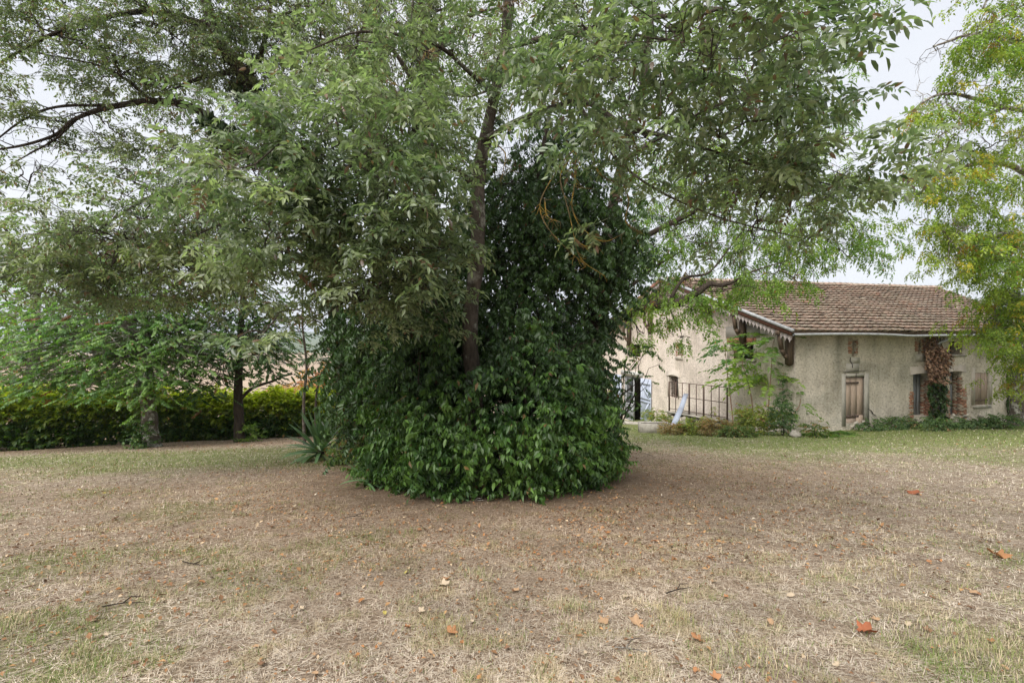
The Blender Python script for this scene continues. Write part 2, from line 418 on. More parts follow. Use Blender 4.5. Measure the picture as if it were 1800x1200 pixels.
D1 = rectL(1486, 1519, 662, 743); D2 = rectL(1605, 1634, 657, 731); D3 = rectL(1669, 1691, 653, 731)
W3 = rectL(1669, 1692, 600, 623); S4 = rectL(1714, 1737, 655, 711); N1 = rectL(1497, 1505, 598, 626); N2 = rectL(1614, 1619, 598, 622)
GA = rectG(1100, 1126, 605, 627); GS = rectG(1191, 1198, 603, 625); GD = rectG(1095, 1128, 661, 741); GB = rectG(1176, 1192, 661, 699); GC = rectG(1283, 1325, 604, 631)
UE = 13.0
def long_stain(u, w):
    c = np.ones((len(u), 3)); us = onlong(1476, 0)[0]
    wob = (fbm(w*1.3, w*0+2, 8)-.5)*.25
    k = np.exp(-((u-us-wob)/.16)**2)*sstep(1.0, 2.6, w)*.55
    us2 = onlong(1590, 0)[0]; k = np.maximum(k, np.exp(-(((u-us2)/.45)**2+((w-2.2)/.35)**2))*.35)
    wn = (fbm(u*.9, w*.9, 55)-.5); k = np.maximum(k, .4*sstep(.42, .62, fbm(u*1.5, w*2, 59))*(1-sstep(.15, .75, w)))
    k = np.maximum(k, .34*sstep(.02, .18, wn)); k = np.maximum(k, .30*sstep(.55, .75, fbm(u*2.5, w*.25, 58))*sstep(1.2, 3.2, w))
    return c*(1-k[:, None]*np.array((.75, .7, .72)))
b = MB(); wallgrid(b, True, 0, UE, -2.8, WE+PT*.5-.1, [(*D1, .12), D2, D3, W3, (*S4, .12), (*N1, .14), (*N2, .14)], .42, .16, (.98, .95, .90), long_stain)  # long wall tinted a little darker and yellower than the gable below
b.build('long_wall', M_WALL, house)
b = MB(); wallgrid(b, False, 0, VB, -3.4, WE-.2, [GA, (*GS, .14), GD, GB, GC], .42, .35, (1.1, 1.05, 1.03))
va = np.linspace(0, VB, 49)
V = np.array([(0, v, WE-.2) for v in va]+[(0, v, roofw(v)-.1) for v in va]); n = len(va)
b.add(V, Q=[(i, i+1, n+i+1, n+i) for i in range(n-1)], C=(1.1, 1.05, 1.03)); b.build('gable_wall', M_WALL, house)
b = MB()
for p, q in (((UE, 0), (18.2, VR)), ((18.2, VR), (18.2, VB)), ((18.2, VB), (0, VB))):
    b.add([(*p, -3.4), (*q, -3.4), (*q, roofw(q[1])-.1), (*p, roofw(p[1])-.1)], Q=[(0, 1, 2, 3)], C=(.9, .86, .8))
b.build('rear_wall', M_WALL, house)
b = MB(); b.add([(.0, .0, -2.9), (UE, 0, -2.9), (18.2, VR, -2.9), (18.2, VB, -2.9), (0, VB, -2.9)], T=[(0, 1, 2), (0, 2, 3), (0, 3, 4)]); b.build('earth_floor', M_DARKIN, house)

# roof: boarded deck, tiles, ridge tiles, gutter
cp, sp_ = 1/math.hypot(1, PT), PT/math.hypot(1, PT); SL = 8.9/cp
def uend(s): return 12.6+(18.6-12.6)*min(1, s/SL)
def rp_(u, s, front=True, h=0.):
    v, w = -.5+s*cp-sp_*h, WE+s*sp_+cp*h
    return (u, v, w) if front else (u, 2*VR-v, w)
b = MB()
for fr in (True, False):
    e0, e1 = (12.6, 18.6) if fr else (18.6, 18.6)
    top = [rp_(-.6, 0, fr, 0), rp_(e0, 0, fr, 0), rp_(e1, SL, fr, 0), rp_(-.6, SL, fr, 0)]; bot = [rp_(-.6, 0, fr, -.07), rp_(e0, 0, fr, -.07), rp_(e1, SL, fr, -.07), rp_(-.6, SL, fr, -.07)]
    b.add(top+bot, Q=[(0, 1, 2, 3), (7, 6, 5, 4), (0, 4, 5, 1), (1, 5, 6, 2), (3, 2, 6, 7), (0, 3, 7, 4)])
roof = b.build('roof', M_TIMBER, house)
PAL_T = np.array([(.34, .245, .20), (.31, .235, .195), (.26, .205, .175), (.38, .28, .235), (.40, .25, .19), (.35, .295, .25), (.23, .185, .16)]); WT = np.array([.30, .27, .14, .12, .04, .10, .03])
def tile_geo():
    X = np.array([0, .04, .09, .19, .26, .305]); Zp = np.array([.050, .058, .022, .012, .022, .046])
    L = .5; V = [(x, 0, z*.6+.085) for x, z in zip(X, Zp)]+[(x, L, z*.6-.004) for x, z in zip(X, Zp)]+[(x, .085, z*.6+.0) for x, z in zip(X, Zp)]
    V += [(x, .006, z*.6+.066) for x, z in zip(X, Zp)]; n = len(X); Q = [(i, i+1, n+i+1, n+i) for i in range(n-1)]+[(3*n+i, 3*n+i+1, i+1, i) for i in range(n-1)]+[(2*n+i, 2*n+i+1, 3*n+i+1, 3*n+i) for i in range(n-1)]
    return np.array(V), Q
TV, TQ = tile_geo(); TW, TE = .30, .447
tiles = []
for r in range(21):
    s = r*TE-.06; k = int((uend(s)+.6)/TW)
    for c in range(k):
        tiles.append((r, c, s+rng.normal(0, .008), -.6+c*TW+rng.normal(0, .004)+(.0 if r % 2 else .02)))
camloc = np.array((-10.33*LV[0]-17.62*LV[1], 10.33*math.sin(ANG)-17.62*math.cos(ANG), EYE-HZ))
def tile_R(fr=True):
    if fr: return np.stack([(1, 0, 0), (0, cp, sp_), (0, -sp_, cp)], 1)
    return np.stack([(-1, 0, 0), (0, -cp, sp_), (0, sp_, cp)], 1)
dist = np.array([np.linalg.norm(np.array(rp_(u+.15, s+.2))-camloc) for r, c, s, u in tiles])
order = np.argsort(dist); near = set(order[:300].tolist())
tvar = []
for k in range(14):
    bb = MB(); c = PAL_T[rng.choice(7, p=WT)]*rng.uniform(.92, 1.09); bb.add(TV, Q=TQ, C=c); tvar.append(bb.data('tile', M_TILE))
b = MB(); R0 = tile_R()
for i, (r, c, s, u) in enumerate(tiles):
    j = rots(rng.normal(0, .012), rng.normal(0, .008), rng.normal(0, .012)); R = R0 @ j
    sag = -.10*math.sin(max(0, min(1, s/SL))*math.pi)*(.4+.6*math.sin(u*.55+.6)**2)*3-.05*math.sin(u*1.3+r*.3)
    p = np.array(rp_(u, s-(rng.uniform(.05, .14) if rng.random() < .02 else 0), True, .012+max(-.06, sag*.2)))
    if i in near: link('tile', tvar[rng.integers(14)], roof, M4(R, p))
    else: b.add(TV @ R.T+p, Q=TQ, C=PAL_T[rng.choice(7, p=WT)]*rng.uniform(.92, 1.09))
R1 = tile_R(False)
for r in range(21):
    for c in range(63):
        p = np.array(rp_(18.3-c*TW, r*TE-.06, False, .012)); b.add(TV @ R1.T+p, Q=TQ, C=PAL_T[rng.choice(7, p=WT)])
b.build('tiling', M_TILE, roof, kind='stuff')
def ridge_geo(c):
    a = np.linspace(-.15, math.pi+.15, 7); bb = MB(); V = []
    for y, rr in ((0, .16), (.42, .135)):
        V += [(y, math.cos(t)*rr, math.sin(t)*rr*.75) for t in a]
    bb.add(V, Q=[(i, i+1, 7+i+1, 7+i) for i in range(6)], C=c); return bb.data('ridge_tile', M_TILE)
rv = [ridge_geo(PAL_T[k]*1.05) for k in (0, 1, 3, 5)]
for k in range(48): link('ridge_tile', rv[k % 4 if k % 3 else 1], roof, Matrix.Translation((-.62+k*.4, VR, WE+SL*sp_+.01+.012*math.sin(k*.7))))
us = np.linspace(-.62, 12.5, 40); Pg = np.stack([us, np.full(40, -.58), 3.60+.02*np.sin(us*.8)-.03*np.exp(-((us-4.6)/.8)**2)], 1)
b = MB(); b.tubes(Pg, np.full(40, .045), 8); b.build('gutter', M_ZINC, house, True)
u1, w1 = onlong(1652, 602, -.1); u2, w2 = onlong(1682, 590, -.45)
b = MB(); b.tubes([(u1-.3, -.08, w1-.12), (u1, -.12, w1), ((u1+u2)/2, -.28, (w1+w2)/2), (u2, -.5, w2+.02)], [.05]*4, 8); b.build('downpipe', M_ZINC, house, True)
b = MB(); b.bar(rp_(-.63, -.05, True, .06), rp_(-.63, SL, True, .06), .10, .10); b.build('rake_flashing', M_ZINC, house)
for fr in (True, False):
    b = MB(); b.bar(rp_(-.615, 0, fr, -.06), rp_(-.615, SL-.03, fr, -.06), .035, .17); b.build('bargeboard', M_REDWOOD, house)
    b = MB(); b.bar(rp_(-.55, 0, fr, -.2), rp_(-.55, SL-.1, fr, -.2), .03, .1); b.build('under_board', M_TIMBER, house)
    b = MB(); prof = [(-.1, 0), (.1, 0), (.1, -.13), (.055, -.20), (.03, -.19), (0, -.30), (-.03, -.19), (-.055, -.20), (-.1, -.13)]
    for k in range(int(SL/.21)):
        c = np.array(rp_(-.585, .1+k*.21, fr, -.13)); dy = cp if fr else -cp
        V = [(c[0]+d, c[1]+x*dy, c[2]+x*sp_+z) for d in (-.012, .012) for x, z in prof]; m = len(prof)
        T = [(0, i, i+1) for i in range(1, m-1)]+[(m, m+i+1, m+i) for i in range(1, m-1)]
        Q = [(i, (i+1) % m, m+(i+1) % m, m+i) for i in range(m)]
        b.add(V, T=T, Q=Q)
    b.build('lambrequin', M_LAMB, house)
for px, py in ((1388, 640), (1306, 601), (1246, 566), (1143, 585), (1106, 606)):
    v, w = ongable(px, py, -.12); v = max(v, .1); wr = roofw(v)-.12
    br = bpy.data.objects.new('eave_bracket', None); COL.objects.link(br); br.parent = house; br.location = (-.14, v, w)
    b = MB(); b.box((0, 0, (wr-w)/2), (.2, .2, wr-w)); b.add([(-.1, -.1, 0), (.1, -.1, 0), (.1, .1, 0), (-.1, .1, 0), (0, 0, -.09)], T=[(1, 0, 4), (2, 1, 4), (3, 2, 4), (0, 3, 4)]); b.build('post', M_TIMBER, br)
    b = MB(); b.box((-.22, 0, wr-w-.12), (.62, .16, .17)); b.build('purlin_end', M_TIMBER, br)
    if wr-w > .5:
        pts = np.array([(-.08, 0, .22), (-.2, 0, .35), (-.33, 0, .55), (-.42, 0, wr-w-.2)]); b = MB()
        for p, q in zip(pts, pts[1:]): b.bar(p, q, .12, .12)
        b.build('brace', M_TIMBER, br)

# openings and trim of the long wall (local: u along, v into the house, w up)
def bricks(b, long, a0, a1, w0, w1, d=-.012, rag=0.):
    w = w0; r = 0
    while w < w1:
        a = a0-(.11 if r % 2 else 0)
        while a < a1:
            p, q = max(a+.005, a0-rng.uniform(0, rag)), min(a+.215, a1+rng.uniform(0, rag))
            if q-p > .03:
                c = np.array((.36, .19, .125))*rng.uniform(.7, 1.25) if rng.random() > .38 else np.array((.40, .33, .26))
                off = d+rng.normal(0, .004); ctr = (((p+q)/2, off+.03, w+.031) if long else (off+.03, (p+q)/2, w+.031))
                b.box(ctr, (q-p, .07, .056) if long else (.07, q-p, .056), C=c)
            a += .222
        w += .066; r += 1
def part(name, parent, loc=(0, 0, 0)):
    o = bpy.data.objects.new(name, None); COL.objects.link(o); o.parent = parent; o.location = loc; return o
def slab(name, mat, parent, u0, u1, v0, v1, w0, w1, label=None):
    b = MB(); b.box(((u0+u1)/2, (v0+v1)/2, (w0+w1)/2), (abs(u1-u0), abs(v1-v0), abs(w1-w0))); return b.build(name, mat, parent, label=label)
# boarded loading door
u0, u1, w0, w1 = D1; d = part('boarded_door', house, (u0, .05, w0)); d['label'] = 'weathered brown plank door on the long wall'
wd = u1-u0; edges = [0, .36*wd, .68*wd, wd]
for p, q in zip(edges, edges[1:]): slab('plank', M_WOOD, d, p+.006, q-.006, 0, .035, .0, w1-w0-.02)
slab('plank', M_WOOD, d, wd*.60, wd*.97, -.03, -.003, -.25, .28); slab('plank', M_WOOD, d, -.02, wd*.58, -.028, -.003, -.16, .16)
for ww in (w1-w0-.25, .22): slab('strap', M_RUST, d, -.06, wd*.72, -.045, -.032, ww, ww+.06)
su = .17
slab('surround', M_RENDER2, house, u0-su, u0+.0, -.022, .06, w0-.1, w1+.12); slab('surround', M_RENDER2, house, u1, u1+su*1.25, -.025, .06, w0-.05, w1+.12); slab('surround', M_RENDER2, house, u0-.003, u1+.003, -.018, .06, w1, w1+.115)
slab('plaster_patch', M_RENDER2, house, u0+.03, u0+.62, -.012, .02, w1+.14, w1+.5); slab('plaster_patch', M_RENDER2, house, u0+.26, u0+.66, -.010, .02, w1+.5, w1+.72)
def crack(pts, wdt=.018, long=True):
    b = MB(); P3 = []
    for (p, q) in pts:
        a, w = onlong(p, q) if long else ongable(p, q); P3.append((a, -.028, w) if long else (-.028, a, w))
    for a, c in zip(P3, P3[1:]): b.bar(a, c, wdt, .012)
    b.build('crack', M_DARKIN, house)
crack([(1481, 653.5), (1500, 652.5), (1525, 650.5)]); crack([(1494, 628), (1493, 634), (1497, 640), (1497.5, 646)], .02); crack([(1525, 718), (1531, 722), (1533, 727), (1539, 730)], .03); crack([(1504, 656), (1503.5, 662)])
# two deep brick-jambed doorways
for (u0, u1, w0, w1), arch in ((D2, 0), (D3, 1)):
    d = part('doorway', house, (u0, 0, w0))
    b = MB(); bricks(b, True, -.17, -.012, -.15, (w1-w0)*.55, rag=.05); bricks(b, True, u1-u0+.012, u1-u0+.2, -.15, (w1-w0)*.62, rag=.08); b.build('brick_jamb', M_BRICK, d, kind='stuff')
    b = MB()
    w = 0.; r = 0
    while w < (w1-w0)*.86:                       # reveal of the right jamb
        for k in range(2):
            c = np.array((.34, .18, .12))*rng.uniform(.7, 1.2) if rng.random() < .75-w*.3 else np.array((.42, .35, .27))
            b.box((u1-u0-.012+rng.normal(0, .003), .1+k*.2-(.05 if r % 2 else 0), w+.03), (.05, .19, .056), C=c)
        w += .066; r += 1
    b.build('brick_reveal', M_BRICK, d, kind='stuff')
    lf = part('door', d, (.04, .33, 0)); ww = (u1-u0)*.95
    for k in range(4): slab('plank', M_GREYDOOR, lf, k*ww/4+.004, (k+1)*ww/4-.004, 0, .04, 0, w1-w0-.04)
    b = MB(); n = 8; xs_ = np.linspace(-.16, u1-u0+.16, n); arc = .07*(1-((xs_-(u1-u0)/2)/((u1-u0)/2+.16))**2)
    hh = w1-w0; V = [(x, y, hh-.04+a_) for y in (-.03, .2) for x, a_ in zip(xs_, arc)]+[(x, y, hh+.26+rng.uniform(-.05, .05)) for y in (-.03, .2) for x in xs_]
    Q = []
    for i in range(n-1): Q += [(i, i+1, 2*n+i+1, 2*n+i), (n+i+1, n+i, i, i+1), (2*n+i, 2*n+i+1, 3*n+i+1, 3*n+i)]
    Q += [(0, 2*n, 3*n, n), (n-1, 2*n-1, 4*n-1, 3*n-1)]
    b.add(V, Q=Q); b.build('lintel', M_SMOOTH, d)
u0, u1, w0, w1 = W3; slab('window_sill', M_STONE, house, u0-.1, u1+.12, -.04, .1, w0-.08, w0-.004)
win = part('upper_window', house, (u0, .3, w0))
slab('frame', M_TIMBER, win, 0, .05, 0, .05, 0, w1-w0); slab('frame', M_TIMBER, win, .05, u1-u0, 0, .05, w1-w0-.05, w1-w0)
u0, u1, w0, w1 = S4
for k in range(2):
    a = u0+k*(u1-u0)/2; sh = part('shutter', house, (a+.01, .0, w0)); ww = (u1-u0)/2-.03
    for j in range(2): slab('plank', M_WOOD, sh, j*ww/2+.004, (j+1)*ww/2-.004, .02, .055, 0, w1-w0)
    slab('strap', M_RUST, sh, -.02, ww, .0, .018, .16, .21)
slab('window_sill', M_STONE, house, u0-.12, u1+.12, -.05, .08, w0-.13, w0-.03)
slab('surround', M_SMOOTH, house, u0-.2, u0-.01, -.015, .06, w0, w1+.2); slab('surround', M_SMOOTH, house, u1+.01, u1+.2, -.015, .06, w0, w1+.2)
for (u0, u1, w0, w1), lf_ in ((N1, 1), (N2, 0)):
    b = MB(); bricks(b, True, u0-.16, u0-.006, w0+.1, w1+.05, rag=.04)
    bricks(b, True, u1+.006, u1+(.14 if not lf_ else .06), w0+.05, w1+.02, rag=.04); b.build('brick_edging', M_BRICK, house, kind='stuff')
    slab('niche_back', M_SMOOTH if lf_ else M_BRICK, house, u0+.003, u1-.003, .10, .137, w0+.003, w1-.003)
slab('plaster_patch', M_RENDER2, house, N2[0]-.14, N2[1]+.22, -.012, .02, N2[2]-.3, N2[2]-.01)
# crumbled base with bare stones
b = MB()
for k in range(130):
    u = rng.uniform(2.2, 11.5); w = rng.uniform(-.1, .38)*rng.random()+float(gz(*(HC+u*LV)))-HZ+.05
    s = rng.uniform(.05, .13); b.box((u, -.005, w), (s*1.5, .05, s), rots(0, 0, rng.normal(0, .3)), C=np.array((.46, .42, .36))*rng.uniform(.6, 1.25))
b.build('rubble_footing', M_PIECE, house, kind='stuff')

# openings of the gable wall (local: v along the wall to the back, u = 0 is the face)
def slabG(name, mat, parent, v0, v1, u0, u1, w0, w1): return slab(name, mat, parent, u0, u1, v0, v1, w0, w1)
v0, v1, w0, w1 = GD; hh = w1-w0
dr = part('double_door', house, (0, v0, w0)); dr['label'] = 'open double door with pale blue shutters'
slabG('frame', M_GREYDOOR, dr, v1-v0-.09, v1-v0, .12, .2, 0, hh); slabG('frame', M_GREYDOOR, dr, 0, v1-v0-.09, .12, .2, hh-.1, hh); slabG('frame', M_GREYDOOR, dr, 0, .08, .12, .2, 0, hh-.1)
wl = (v1-v0)*.46; lv0 = v1-v0-.1-wl
lf = part('glazed_leaf', dr, (.14, lv0, 0))
slabG('panel', M_GREYDOOR, lf, .1, wl-.1, .01, .035, .1, .95); slabG('stile', M_GREYDOOR, lf, 0, .1, 0, .05, 0, hh-.12); slabG('stile', M_GREYDOOR, lf, wl-.1, wl, 0, .05, 0, hh-.12)
for ww, h2 in ((0, .1), (.95, .12), (1.75, .06), (hh-.24, .12)): slabG('rail', M_GREYDOOR, lf, .1, wl-.1, .002, .048, ww, ww+h2)
slabG('pane', M_GLASS, lf, .1, wl-.1, .02, .03, 1.07, 1.75); slabG('pane', M_GLASS, lf, .1, wl-.1, .02, .03, 1.81, hh-.24)
slabG('surround', M_SMOOTH, house, v1, v1+.28, -.02, .05, w0-.1, w1+.05); slabG('surround', M_SMOOTH, house, v0-.25, v0, -.02, .05, w0-.1, w1+.05); slabG('lintel', M_GREYPL, house, v0-.2, v1+.2, -.06, .1, w1+.052, w1+.3)
for side in (0, 1):
    vA, vB_ = (v0-1.25, v0-.04) if side == 0 else (v1+.06, v1+1.3); sh = part('shutter', house, (-.1, vA, w0+.04)); ww = vB_-vA; hs = hh-.06
    for j in range(5): slabG('plank', M_BLUE, sh, j*ww/5+.004, (j+1)*ww/5-.004, 0, .035, 0, hs)
    if side == 0:
        for z in (.3, 1.35, 1.55, hs-.35): slabG('batten', M_BLUE, sh, .04, ww-.04, -.03, -.002, z, z+.13)
        for za, zb in ((.43, 1.35), (hs-.35, 1.68)):
            b = MB(); b.bar((-.02, ww-.15, za), (-.02, .2, zb), .024, .12); b.build('brace', M_BLUE, sh)
    for z in (.36, hs-.3): slabG('hinge', M_RUST, sh, (ww-.02 if side == 0 else -.06), (ww+.06 if side == 0 else .02), -.012, .0, z, z+.07)
b = MB(); b.bar((.5, v0+.6, w0), (.75, v0+.25, w0+1.5), .06, .04); b.bar((.6, v0+.75, w0), (.8, v0+.45, w0+1.7), .05, .04); b.build('stored_lath', M_WOOD, house)
# barred window with stone hood
v0, v1, w0, w1 = GB; win = part('barred_window', house, (0, v0, w0)); hh = w1-w0; ww = v1-v0
for k in range(4): slabG('bar', M_RUST, win, ww*(k+.5)/4-.014, ww*(k+.5)/4+.014, .1, .128, 0, hh)
for k in range(4): slabG('bar', M_RUST, win, 0, ww, .128, .15, hh*(k+.7)/4.3, hh*(k+.7)/4.3+.03)
b = MB(); n = 7; xs_ = np.linspace(-.16, ww+.16, n); tt = 1-((xs_-ww/2)/(ww/2+.16))**2
V = [(y, x, hh-.03+.10*t) for y in (-.06, .2) for x, t in zip(xs_, tt)]+[(y, x, hh+.20+.16*t) for y in (-.06, .2) for x, t in zip(xs_, tt)]
Q = []
for i in range(n-1): Q += [(i+1, i, 2*n+i, 2*n+i+1), (n+i, n+i+1, i+1, i), (2*n+i+1, 2*n+i, 3*n+i, 3*n+i+1)]
b.add(V, Q=Q+[(0, n, 3*n, 2*n), (2*n-1, n-1, 3*n-1, 4*n-1)]); b.build('stone_hood', M_SMOOTH, win)
slabG('surround', M_SMOOTH, house, v1+.004, v1+.13, -.014, .05, w0, w1); slabG('surround', M_SMOOTH, house, v0-.1, v0-.004, -.014, .05, w0, w1)
v0, v1, w0, w1 = GA; win = part('small_window', house, (.12, v0, w0))
for k in range(4): slabG('bar', M_RUST, win, (v1-v0)*(k+.6)/4.2, (v1-v0)*(k+.6)/4.2+.03, 0, .03, 0, w1-w0)
slabG('bar', M_RUST, win, 0, v1-v0, .03, .06, (w1-w0)*.5, (w1-w0)*.5+.03)
v0, v1, w0, w1 = GC; win = part('loft_window', house, (.2, v0, w0))
slabG('frame', M_TIMBER, win, v1-v0-.14, v1-v0, 0, .08, 0, w1-w0); slabG('frame', M_TIMBER, win, 0, .07, 0, .06, 0, w1-w0); slabG('frame', M_TIMBER, win, .07, v1-v0-.14, 0, .06, w1-w0-.07, w1-w0); slabG('frame', M_TIMBER, win, (v1-v0)*.3, (v1-v0)*.3+.05, 0, .05, 0, w1-w0-.07)
b = MB()
for k in range(16):
    v = v0-.12+(v1-v0+.24)*k/15; b.box((-.012+rng.normal(0, .003), v, w1+.13), (.07, .06, .22), C=np.array((.42, .20, .13))*rng.uniform(.75, 1.25))
b.build('brick_lintel', M_BRICK, house, kind='stuff')
slabG('plaster_patch', M_RENDER2, house, v0-.35, v1+.25, -.012, .02, w1+.25, w1+.75)
slabG('surround', M_SMOOTH, house, v0-.16, v0-.003, -.02, .05, w0-.1, w1); slabG('surround', M_SMOOTH, house, v1+.003, v1+.16, -.02, .05, w0-.1, w1); slabG('window_sill', M_STONE, house, v0-.1, v1+.1, -.06, .1, w0-.1, w0-.003)
v0, v1, w0, w1 = GS
b = MB(); bricks(b, False, v0-.12, v0-.005, w0, w1, rag=.04); bricks(b, False, v1+.005, v1+.13, w0-.03, w1, rag=.04); b.build('brick_edging', M_BRICK, house, kind='stuff')
slabG('niche_back', M_SMOOTH, house, v0+.003, v1-.003, .1, .137, w0+.003, w1-.003); slabG('window_sill', M_SMOOTH, house, v0-.16, v1+.16, -.03, .05, w0-.22, w0-.03)
crack([(1291, 634), (1294, 640), (1293, 647)], .03, False)

# iron railing on the raised landing, landing kerb, planter block, leaning board, stones
A = P(1177, 720, 23.2); B_ = P(1279, 735, 20.3); A[2] = B_[2] = -2.08
rl = thing('iron_railing', 'rusty iron railing on the raised landing below the gable', 'railing', A); t = B_-A; L = float(np.hypot(t[0], t[1])); rl.rotation_euler[2] = math.atan2(t[1], t[0])
H = 1.3
for z in (.03, H*.5, H): slab('rail', M_RUST, rl, 0, L, -.02, .02, z-.014, z+.014)
nb = 9
for k in range(nb):
    x = L*k/(nb-1); th = .028 if k in (0, 3, 5, 8) else .013; slab('baluster', M_RUST, rl, x-th, x+th, -th-.022, th-.022+.0, -.1, H-.0)
ld = thing('stone_landing', 'low rough stone landing edge under the iron railing', 'landing', (A[0], A[1], A[2]-1)); ld.rotation_euler[2] = rl.rotation_euler[2]
slab('coping', M_STONE, ld, -.1, L+.2, -.2, .15, .84, .9)
b = MB()
for k in range(90):
    x = rng.uniform(0, L); z = rng.uniform(-.1, .8); s = rng.uniform(.1, .25); b.box((x, -.03+rng.normal(0, .03), z), (s*1.3, .2, s), rots(rng.normal(0, .1), 0, rng.normal(0, .3)), C=np.array((.4, .36, .3))*rng.uniform(.55, 1.2))
b.build('rubble', M_PIECE, ld, kind='stuff')
b = MB(); b.box((L/2, .5, .35), (L, .9, .95)); b.build('fill', M_STONE, ld)

g0 = G(1152, 761); b = MB()
bmw, bmd, bmh = 1.12, .5, .36
pl = thing('concrete_planter', 'low whitewashed concrete planter trough beside the open blue shutter', 'planter', g0); pl.rotation_euler[2] = -.12
slab('side', M_STONE, pl, -bmw/2, bmw/2, -.06, 0, -.08, bmh); slab('side', M_STONE, pl, -bmw/2, bmw/2, bmd, bmd+.06, -.08, bmh-.01); slab('end', M_STONE, pl, -bmw/2, -bmw/2+.06, 0, bmd, -.08, bmh-.005); slab('end', M_STONE, pl, bmw/2-.06, bmw/2, 0, bmd, -.08, bmh-.005)
slab('soil', M_DARKIN, pl, -bmw/2+.06, bmw/2-.06, 0, bmd, -.05, bmh-.06)
p0 = P(1184, 747, 20.4); p1 = P(1206, 692, 22.6)
b = MB(); b.bar(p0, (p0+p1)/2+np.array((.05, 0, .03)), .24, .03); b.bar((p0+p1)/2+np.array((.05, 0, .03)), p1, .21, .028)
tag(b.build('leaning_board', M_BLUE), 'pale grey-blue board leaning against the iron railing', 'board')
def rock(px, py, w, h, lab):
    g = G(px, py); s = g[1]/F; b = MB(); th = np.linspace(0, math.pi, 7); ph = np.arange(9)*2*math.pi/9; V = []
    for t in th:
        for q in ph:
            r = 1+rng.normal(0, .2); V.append((math.sin(t)*math.cos(q)*w*s/2*r, math.sin(t)*math.sin(q)*w*s*.4*r, math.cos(t)*h*s*.6*r+h*s*.35))
    Q = [(i*9+j, i*9+(j+1) % 9, i*9+9+(j+1) % 9, i*9+9+j) for i in range(6) for j in range(9)]
    b.add(V, Q=Q); o = b.build('stone', M_STONE); o.location = g; tag(o, lab, 'stone', 'pale stones along the gable foot')
rock(1206, 752, 22, 12, 'pale stone among weeds just right of the leaning board'); rock(1252, 754, 20, 10, 'pale stone in weeds below the middle of the railing')
rock(1312, 758, 24, 10, 'pale stone at the foot of the tree of heaven saplings'); rock(1399, 768, 18, 12, 'pale stone at the corner of the house')
slab_o = MB(); gq = G(1105, 746); slab_o.box((0, 0, .05), (2.6, .5, .14)); so = slab_o.build('door_step', M_STONE); so.location = gq+np.array((0, .2, 0)); so.rotation_euler[2] = ANG+math.pi/2+.9; tag(so, 'long low stone step before the open double door', 'step')

# ------------------------------------------------------------------ leaves, sprays, branches
def leaf_geo(L, Wd, lod=4, fold=.18, droop=.15):
    """one leaf along +Y, face up; folded along the midrib"""
    if lod == 2:
        V = [(0, 0, 0), (-Wd/2, L*.45, fold*Wd), (Wd/2, L*.45, fold*Wd), (0, L, -droop*L)]; T = [(0, 3, 1), (0, 2, 3)]
    elif lod == 4:
        V = [(0, 0, 0), (-Wd/2, L*.42, fold*Wd), (0, L*.5, -droop*L*.2), (Wd/2, L*.42, fold*Wd), (0, L, -droop*L)]; T = [(0, 2, 1), (0, 3, 2), (1, 2, 4), (2, 3, 4)]
    else:
        V = [(0, 0, 0), (-Wd*.42, L*.25, fold*Wd*.8), (-Wd*.45, L*.62, fold*Wd*.6-droop*L*.3), (0, L*.45, -droop*L*.15), (Wd*.42, L*.25, fold*Wd*.8), (Wd*.45, L*.62, fold*Wd*.6-droop*L*.3), (0, L, -droop*L)]
        T = [(0, 3, 1), (1, 3, 2), (2, 3, 6), (0, 4, 3), (4, 5, 3), (5, 6, 3)]
    return np.array(V, float), np.array(T)
def maple_geo(L):
    V = [(0, 0, 0), (-.5*L, .25*L, .05*L), (-.28*L, .55*L, 0), (0, L, -.1*L), (.28*L, .55*L, 0), (.5*L, .25*L, .05*L)]
    return np.array(V, float), np.array([(0, 2, 1), (0, 3, 2), (0, 4, 3), (0, 5, 4)])
class Tpl:
    def __init__(s): s.V = []; s.T = []; s.I = []; s.n = 0; s.k = 0
    def add(s, V, T, R=None, t=(0, 0, 0)):
        V = V if R is None else V @ R.T
        s.V.append(V+np.asarray(t)); s.T.append(T+s.n); s.I.append(np.full(len(V), s.k)); s.n += len(V); s.k += 1
    def addt(s, o, R, t):
        for V, T, I in [(o.v, o.t, o.i)]:
            s.V.append(V @ R.T+np.asarray(t)); s.T.append(T+s.n); s.I.append(I+s.k); s.n += len(V); s.k += int(I.max())+1
    def done(s): s.v = np.concatenate(s.V); s.t = np.concatenate(s.T); s.i = np.concatenate(s.I); return s
def pinnate(r, L=.2, pairs=4, ll=.075, lw=.026, lod=2, droop=.35, ang=58):
    t = Tpl()
    rv, rt = np.array([(-.0015, 0, 0), (.0015, 0, 0), (0, L*.95, -droop*L*.9)]), np.array([(0, 1, 2)])
    t.add(rv, rt)
    for i in range(pairs):
        f = .3+.66*i/pairs; y, z = L*f, -droop*L*f*f
        for sd in (-1, 1):
            V, T = leaf_geo(ll*r.uniform(.8, 1.1), lw*r.uniform(.85, 1.15), lod, .2, .18)
            t.add(V, T, rots(-sd*math.radians(ang+r.normal(0, 10)), -r.uniform(-.35, .4), r.normal(0, .5)), (0, y, z))
    V, T = leaf_geo(ll*1.1, lw*1.1, lod, .2, .2); t.add(V, T, rots(0, -.5, r.normal(0, .2)), (0, L, -droop*L))
    return t.done()
